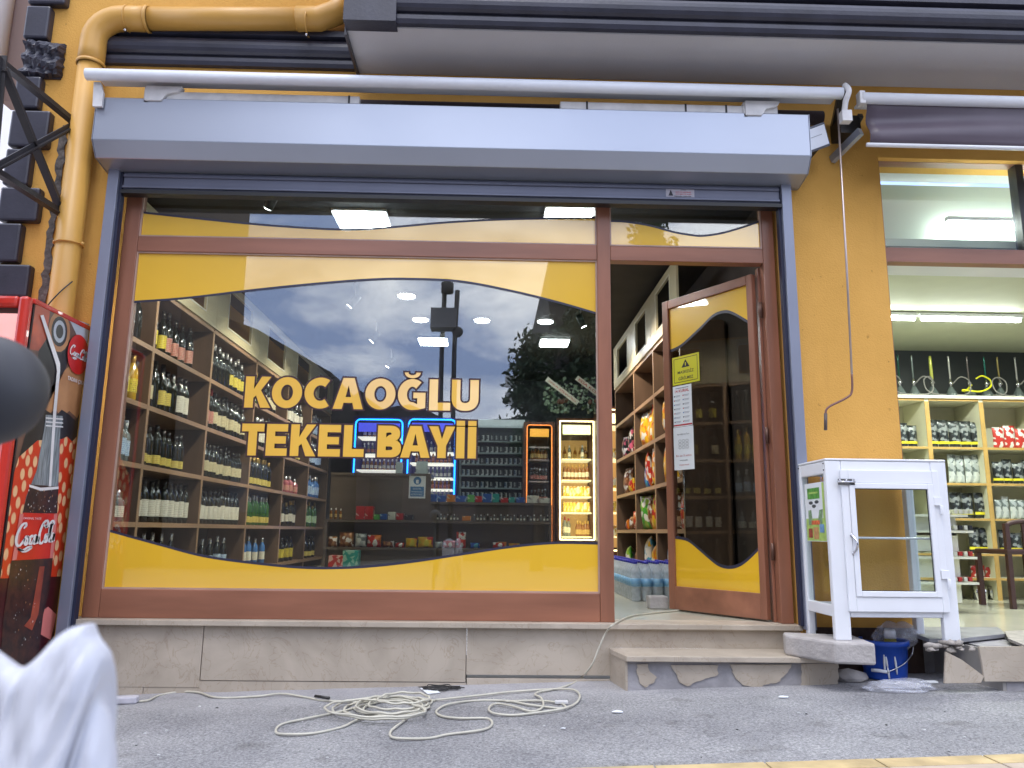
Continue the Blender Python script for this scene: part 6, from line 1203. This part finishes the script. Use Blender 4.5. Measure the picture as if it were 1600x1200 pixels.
m8 = gmat('print_glass_grey', (158, 166, 168), col2=S(96, 100, 104), scale=26, stretch=(1, 3, .35)); m9 = gmat('print_dark_drink', (78, 46, 40), col2=S(36, 28, 32), scale=24); m10 = gmat('print_label_red', (214, 48, 36)); m11 = gmat('print_pink', (224, 130, 122)); m12 = gmat('print_maroon', (86, 26, 32), col2=S(50, 20, 30), scale=8)
gp([(44, 470), (150, 512), (95, 1010), (-30, 1080)], m0, 1)
gp([(44, 470), (78, 484), (72, 530), (60, 548), (44, 545), (40, 510)], m1, 2); gp([(60, 548), (72, 530), (95, 500), (112, 540), (104, 572), (70, 640), (50, 640)], m4, 2)
gp([(106, 495), (150, 512), (146, 562), (132, 560), (118, 520)], m3, 2); gp([(104, 575), (128, 560), (147, 548), (136, 655), (122, 655), (108, 642), (96, 652), (86, 640), (70, 650), (50, 648), (74, 612)], m2, 2)
for rr_, m, k in ((1.0, m2, 3), (.74, m4, 4), (.55, m3, 5), (.34, m4, 6)): gp([(92+17*rr_*math.cos(R(a)), 518+32*rr_*math.sin(R(a))) for a in range(0, 360, 20)], m, k)
gp([(18, 745), (46, 655), (70, 640), (86, 650), (96, 640), (108, 648), (118, 658), (132, 648), (126, 700), (100, 720), (50, 720)], m4, 3)
gp([(14, 738), (28, 715), (40, 704), (58, 688), (96, 686), (104, 682), (112, 690), (126, 683), (121, 740), (100, 905), (70, 915), (-12, 905)], m7, 4)
gp([(-12, 905), (100, 900), (92, 1000), (-30, 1080)], m12, 5)
gp([(70, 648), (97, 650), (96, 662), (93, 670), (90, 760), (88, 802), (34, 802), (40, 775), (56, 735), (68, 670), (69, 660)], m8, 6)
gp([(46, 757), (90, 760), (88, 802), (34, 802), (38, 785)], m9, 7); gp([(34, 801), (88, 803), (87, 838), (81, 872), (17, 876), (24, 838)], m10, 8)
gp([(29, 803), (35, 803), (24, 874), (17, 876)], m11, 9); gp([(83, 803), (88, 803), (81, 872), (76, 872)], m11, 9)
gp([(16, 876), (81, 872), (76, 920), (66, 960), (57, 1032), (-2, 1040), (4, 960), (10, 920)], m9, 8); gp([(60, 885), (68, 885), (58, 960), (48, 985), (36, 978), (46, 965)], m1, 9)
gp([(57, 960), (74, 948), (88, 960), (78, 1000), (60, 990)], m11, 6)
for y in (652, 658, 664): gp([(70, y), (97, y+2), (97, y+4), (70, y+2)], m6, 8)
gp([(44, 757), (62, 762), (90, 760), (90, 764), (62, 767), (44, 761)], m6, 8)
gp([(61, 493), (66, 492), (92, 568), (92, 580), (86, 645), (78, 760), (74, 760), (81, 645), (87, 580), (86, 571)], m6, 10)
cdk = (sd(102, 552, 11)+sd(138, 556, 11))/2; cdk.x = QX+.0078; rad = (sd(137, 553, 11).y-sd(103, 553, 11).y)/2
G.add([cdk+Vector((0, rad*math.cos(R(a)), rad*math.sin(R(a)))) for a in range(0, 360, 10)], [tuple(range(36))], m5); script_logo(G, cdk+Vector((.0008, 0, 0)), (0, 1, -.06), (0, .06, 1), rad*1.72, m6, 1.0)
c = sd(118, 596, 11); put_text(G, 'TADINI ÇIKAR', c, (0, 1, 0), (0, 0, 1), .028, rad*1.75, m6, .012)
c = (sd(20, 838, 12)+sd(84, 838, 12))/2; c.x = QX+.009; wl_ = sd(84, 838, 12).y-sd(22, 838, 12).y; script_logo(G, c+Vector((0, .0, 0)), (0, 1, .06), (0, -.06, 1), wl_*1.02, m6, 1.15)
put_text(G, 'ORIGINAL TASTE', sd(48, 810, 12), (0, 1, 0), (0, 0, 1), .011, wl_*.45, m6, 0)
# fizz and ice sparkle on the printed bottle
rr = random.Random(6)
for _ in range(70):
    a, b = (rr.uniform(40, 86), rr.uniform(765, 800)) if rr.random() < .45 else (rr.uniform(14, 60), rr.uniform(880, 1010))
    p = sd(a, b, 12); s_ = rr.uniform(.0015, .005); G.add([p+Vector((0, s_, 0)), p+Vector((0, 0, s_*1.6)), p-Vector((0, s_, 0)), p-Vector((0, 0, s_*1.6))], [(0, 1, 2, 3)], rr.choice((m6, m2, m8)))
G.build('side_picture', gm_, qc)
# ================================================================== NEAR OBJECTS
c = at(-22, 610, -3.78); rb = .0655
pst = thing('ball_topped_post', 'dark grey ball top of a post at the left edge, out of focus', 'post', (c.x, c.y, gz(c.x))); gpm = mat('matt_dark_grey', (.030, .031, .036), .55, var=.15, scale=10)
MB().lathe([(rb*math.sin(R(a)), -rb*1.0*math.cos(R(a))) for a in range(12, 181, 8)], 40, c).build('ball', gpm, pst); MB().tube([(c.x, c.y, gz(c.x)), (c.x, c.y, c.z-rb*.9)], .013, 12).build('shaft', gpm, pst)
def sack():
    Yb = -4.0; top = [(-230, 1120), (-150, 1030), (-60, 1000), (0, 1035), (25, 1052), (45, 1050), (68, 1034), (90, 1012), (115, 992), (142, 976)]
    right = [(142, 976), (147, 994), (160, 1012), (166, 1030), (162, 1060), (157, 1090), (165, 1115), (172, 1150), (177, 1210), (176, 1400), (150, 1700)]
    T = catmull([at(a, b, Yb) for a, b in top], 5); Rr = catmull([at(a, b, Yb) for a, b in right], 4); nu, nv = 110, 90
    def samp(P, t): k = t*(len(P)-1); i = min(int(k), len(P)-2); return P[i].lerp(P[i+1], k-i)
    xl = T[0].x-.02; g = gz(xl); rr = random.Random(14); fs = [(rr.uniform(3, 16), rr.uniform(3, 14), rr.uniform(0, 6), rr.uniform(.4, 1)) for _ in range(9)]
    lines = []
    for _ in range(22): t_a = rr.uniform(0, 3.14); lines.append((rr.random(), rr.uniform(.3, 1), math.cos(t_a), math.sin(t_a), rr.uniform(.03, .10), rr.uniform(.15, .5)))
    mb = MB(); idx = {}
    for s in (-1, 1):
        for i in range(nu+1):
            for j in range(nv+1):
                u, v = i/nu, j/nv; tp = samp(T, u); rt_ = samp(Rr, 1-v); top_z = tp.z; zr = rt_.z
                z = lerp(g+.004, top_z, v) if u < 1 else zr; z = lerp(g+.004+(v*(top_z-g)), zr, u**6); xr_ = lerp(T[-1].x, rt_.x, 1); x = lerp(xl, tp.x, 0)+(tp.x-xl)*((xr_-xl)/(T[-1].x-xl))
                infl = (max(0, 1-(2*u-1)**4)**.6)*(max(0, 1-v**5)**.6); w = sum(a*abs(math.sin(p*u+q*v+c_+1.3*math.sin(q*u))) for p, q, c_, a in fs)/5+sum(am*max(0, 1-abs((u-ax_)*cx_+(v-ay_)*sx_)/wd_) for ax_, ay_, cx_, sx_, wd_, am in lines)
                y = Yb+s*(.008+.095*infl*(1-.34*w)) - .010*math.sin(14*u+6*v)*infl; idx[s, i, j] = len(mb.v); mb.v.append(Vector((x, y, z)))
    for s in (-1, 1):
        for i in range(nu):
            for j in range(nv): mb.f.append([idx[s, i, j], idx[s, i+1, j], idx[s, i+1, j+1], idx[s, i, j+1]]); mb.m.append(0); mb.sm.append(True)
    for i in range(nu):
        for j in (0, nv): mb.f.append([idx[-1, i, j], idx[-1, i+1, j], idx[1, i+1, j], idx[1, i, j]]); mb.m.append(0); mb.sm.append(True)
    for j in range(nv):
        for i in (0, nu): mb.f.append([idx[-1, i, j], idx[-1, i, j+1], idx[1, i, j+1], idx[1, i, j]]); mb.m.append(0); mb.sm.append(True)
    m = mat('white_plastic_sack', (.50, .51, .56), .33, var=.04, scale=5, spec=.5)
    t = m.node_tree; p = t.nodes['Principled BSDF']; tc_ = t.nodes.new('ShaderNodeTexCoord'); prev = None
    nw_ = t.nodes.new('ShaderNodeTexNoise'); nw_.inputs['Scale'].default_value = 6; t.links.new(tc_.outputs['Object'], nw_.inputs[0]); mixv = t.nodes.new('ShaderNodeVectorMath'); mixv.operation = 'MULTIPLY_ADD'; mixv.inputs[1].default_value = (.12, .12, .12); t.links.new(nw_.outputs['Color'], mixv.inputs[0]); t.links.new(tc_.outputs['Object'], mixv.inputs[2])
    for sc_, st_, di_ in ((7, .28, .02), (22, .22, .008)):
        vo_ = t.nodes.new('ShaderNodeTexVoronoi'); vo_.inputs['Scale'].default_value = sc_; t.links.new(mixv.outputs[0], vo_.inputs[0]); bp_ = t.nodes.new('ShaderNodeBump'); bp_.inputs['Strength'].default_value = st_; bp_.inputs['Distance'].default_value = di_; t.links.new(vo_.outputs['Distance'], bp_.inputs['Height'])
        if prev: t.links.new(prev.outputs[0], bp_.inputs['Normal'])
        prev = bp_
    t.links.new(prev.outputs[0], p.inputs['Normal']); p.inputs['Subsurface Weight'].default_value = .3; m.node_tree.nodes['Principled BSDF'].inputs['Subsurface Radius'].default_value = (.05, .05, .06)
    tag(mb.build('plastic_sack', m), 'big crumpled white plastic sack in the lower left foreground', 'sack')
sack()
# ================================================================== ACROSS THE STREET (seen as reflections)
def mir(px, py, Y): p = at(px, py, Y); return Vector((p.x, .04-p.y, p.z))
winm = mat('dark_window', (.03, .035, .045), .2)
def house(name, label, pts, Y, depth, col, win=True):
    P = [mir(a, b, Y) for a, b in pts]; x0, x1 = P[0].x, P[-1].x; t = thing(name, label, 'building', ((x0+x1)/2, .04-Y, -.5)); yb = .04-Y
    MB().ext([(x0, yb, -.6)]+[tuple(p) for p in P]+[(x1, yb, -.6)], (0, -depth, 0)).build('wall', mat(name+'_'+str(len(bpy.data.materials)), col, .8, var=.08, scale=.5), t)
    if win:
        zt_m = min(p.z for p in P); nx = max(1, int((x1-x0)/2.4)); nz = max(1, int(zt_m/2.9))
        for i in range(nx):
            for j in range(nz):
                xc = lerp(x0, x1, (i+.5)/nx); zc_ = 1.2+j*2.9; w = MB().box(xc-.5, xc+.5, yb+.002, yb+.05, zc_, min(zc_+1.3, zt_m-.3)); w.build('window', winm, t)
house('apartment_building', 'tall brown apartment block across the street, left of the reflected sky', [(-500, -200), (288, -200)], 15, 8, (.10, .075, .06))
house('town_building', 'lower building with sloping roofline across the street, beside the tall block', [(289, 474), (330, 486), (400, 512), (520, 585), (522, 640)], 16, 8, (.075, .065, .055))
house('low_building', 'low gabled house across the street behind the double pole', [(523, 648), (560, 612), (600, 640), (640, 632), (690, 652), (760, 655), (856, 650)], 20, 6, (.09, .08, .09))
house('apartment_building', 'dark apartment block across the street, reflected in the right of the window', [(858, 402), (1260, 396)], 14, 9, (.045, .04, .038))
house('apartment_building', 'pale apartment block across the street opposite the orange pillar', [(1275, 520), (1900, 520)], 17, 9, (.2, .19, .17))
for k, (q, lab) in enumerate(((((792, 596), (838, 604)), 'upper white awning panel on the stall across the street'), (((792, 628), (832, 622)), 'lower white awning panel on the stall across the street'))):
    a, b = mir(*q[0], 13), mir(*q[1], 13); tag(MB().box(a.x, b.x, a.y-.1, a.y, min(a.z, b.z)-.05, max(a.z, b.z)+.1).build('sign_board', WHITE), lab, 'sign board')
dpole = thing('double_pole', 'black double pole with a grey box and lamp across the street', 'lamp post', (mir(698, 600, 12).x, -11.96, 0)); ORG[dpole.name] = Vector(dpole.location)
for px in (688, 709): a, b = mir(px, 640, 12), mir(px, 450, 12); MB().tube([(a.x, a.y, -.1), (a.x, a.y, b.z)], .055, 8).build('post', IRON, dpole)
a, b = mir(673, 520, 12), mir(714, 488, 12); MB().box(a.x, b.x, a.y+.02, a.y+.45, a.z, b.z).build('control_box', mat('grey_box', (.10, .10, .11), .5), dpole); MB().blob(mir(716, 521, 11.8), .13, 2).build('lamp_head', IRON, dpole); a = mir(698, 446, 12); MB().lathe([(.0, -.16), (.14, -.12), (.14, .12), (0, .16)], 12, a).build('camera_dome', IRON, dpole)
def tree(label, px, pyt, pyb, wpx, Y, n, seed, thick=.35):
    b = mir(px, pyb, Y); tp = mir(px, pyt, Y); Rx = (at(px+wpx, pyb, Y).x-at(px-wpx, pyb, Y).x)/2; t = thing('street_tree', label, 'tree', (b.x, b.y, -.3)); rr = random.Random(seed)
    MB().tube([(b.x, b.y, -.4), (b.x+.05, b.y, b.z*.5), (b.x, b.y, lerp(b.z, tp.z, .6))], [.16, .11, .03], 8).build('trunk', mat('bark', (.06, .045, .035), .9), t)
    mb = MB(); cl = [(Vector((b.x+rr.uniform(-1, 1)*Rx*.9, b.y+rr.uniform(-.8, .8), 0)), rr.random()) for _ in range(26)]
    for _ in range(n):
        c, h = rr.choice(cl); hh = h*.94+rr.uniform(-.06, .06); taper = math.sqrt(max(.02, 1-hh)); p = Vector((b.x+(c.x-b.x)*taper+rr.gauss(0, .16), c.y+rr.gauss(0, .2), lerp(b.z, tp.z, hh)+rr.gauss(0, .12)))
        d = Vector((rr.uniform(-1, 1), rr.uniform(-1, 1), rr.uniform(-1, 1))).normalized(); e = d.orthogonal().normalized(); s = rr.uniform(.05, .11); mb.add([p-e*s*.45, p+d*s, p+e*s*.45, p-d*s], [(0, 1, 2, 3)])
    mb.build('crown', mat('dark_foliage', (.035, .06, .03), .6, var=.4, scale=2), t)
tree('leafy tree across the street beside the dark block', 838, 536, 690, 40, 12.5, 3600, 1); tree('tall leafy tree rising before the dark block across the street', 905, 462, 700, 42, 12.8, 4000, 2); tree('tree top showing in the top pane reflection over the door', 1018, 330, 480, 26, 13.0, 1800, 3)
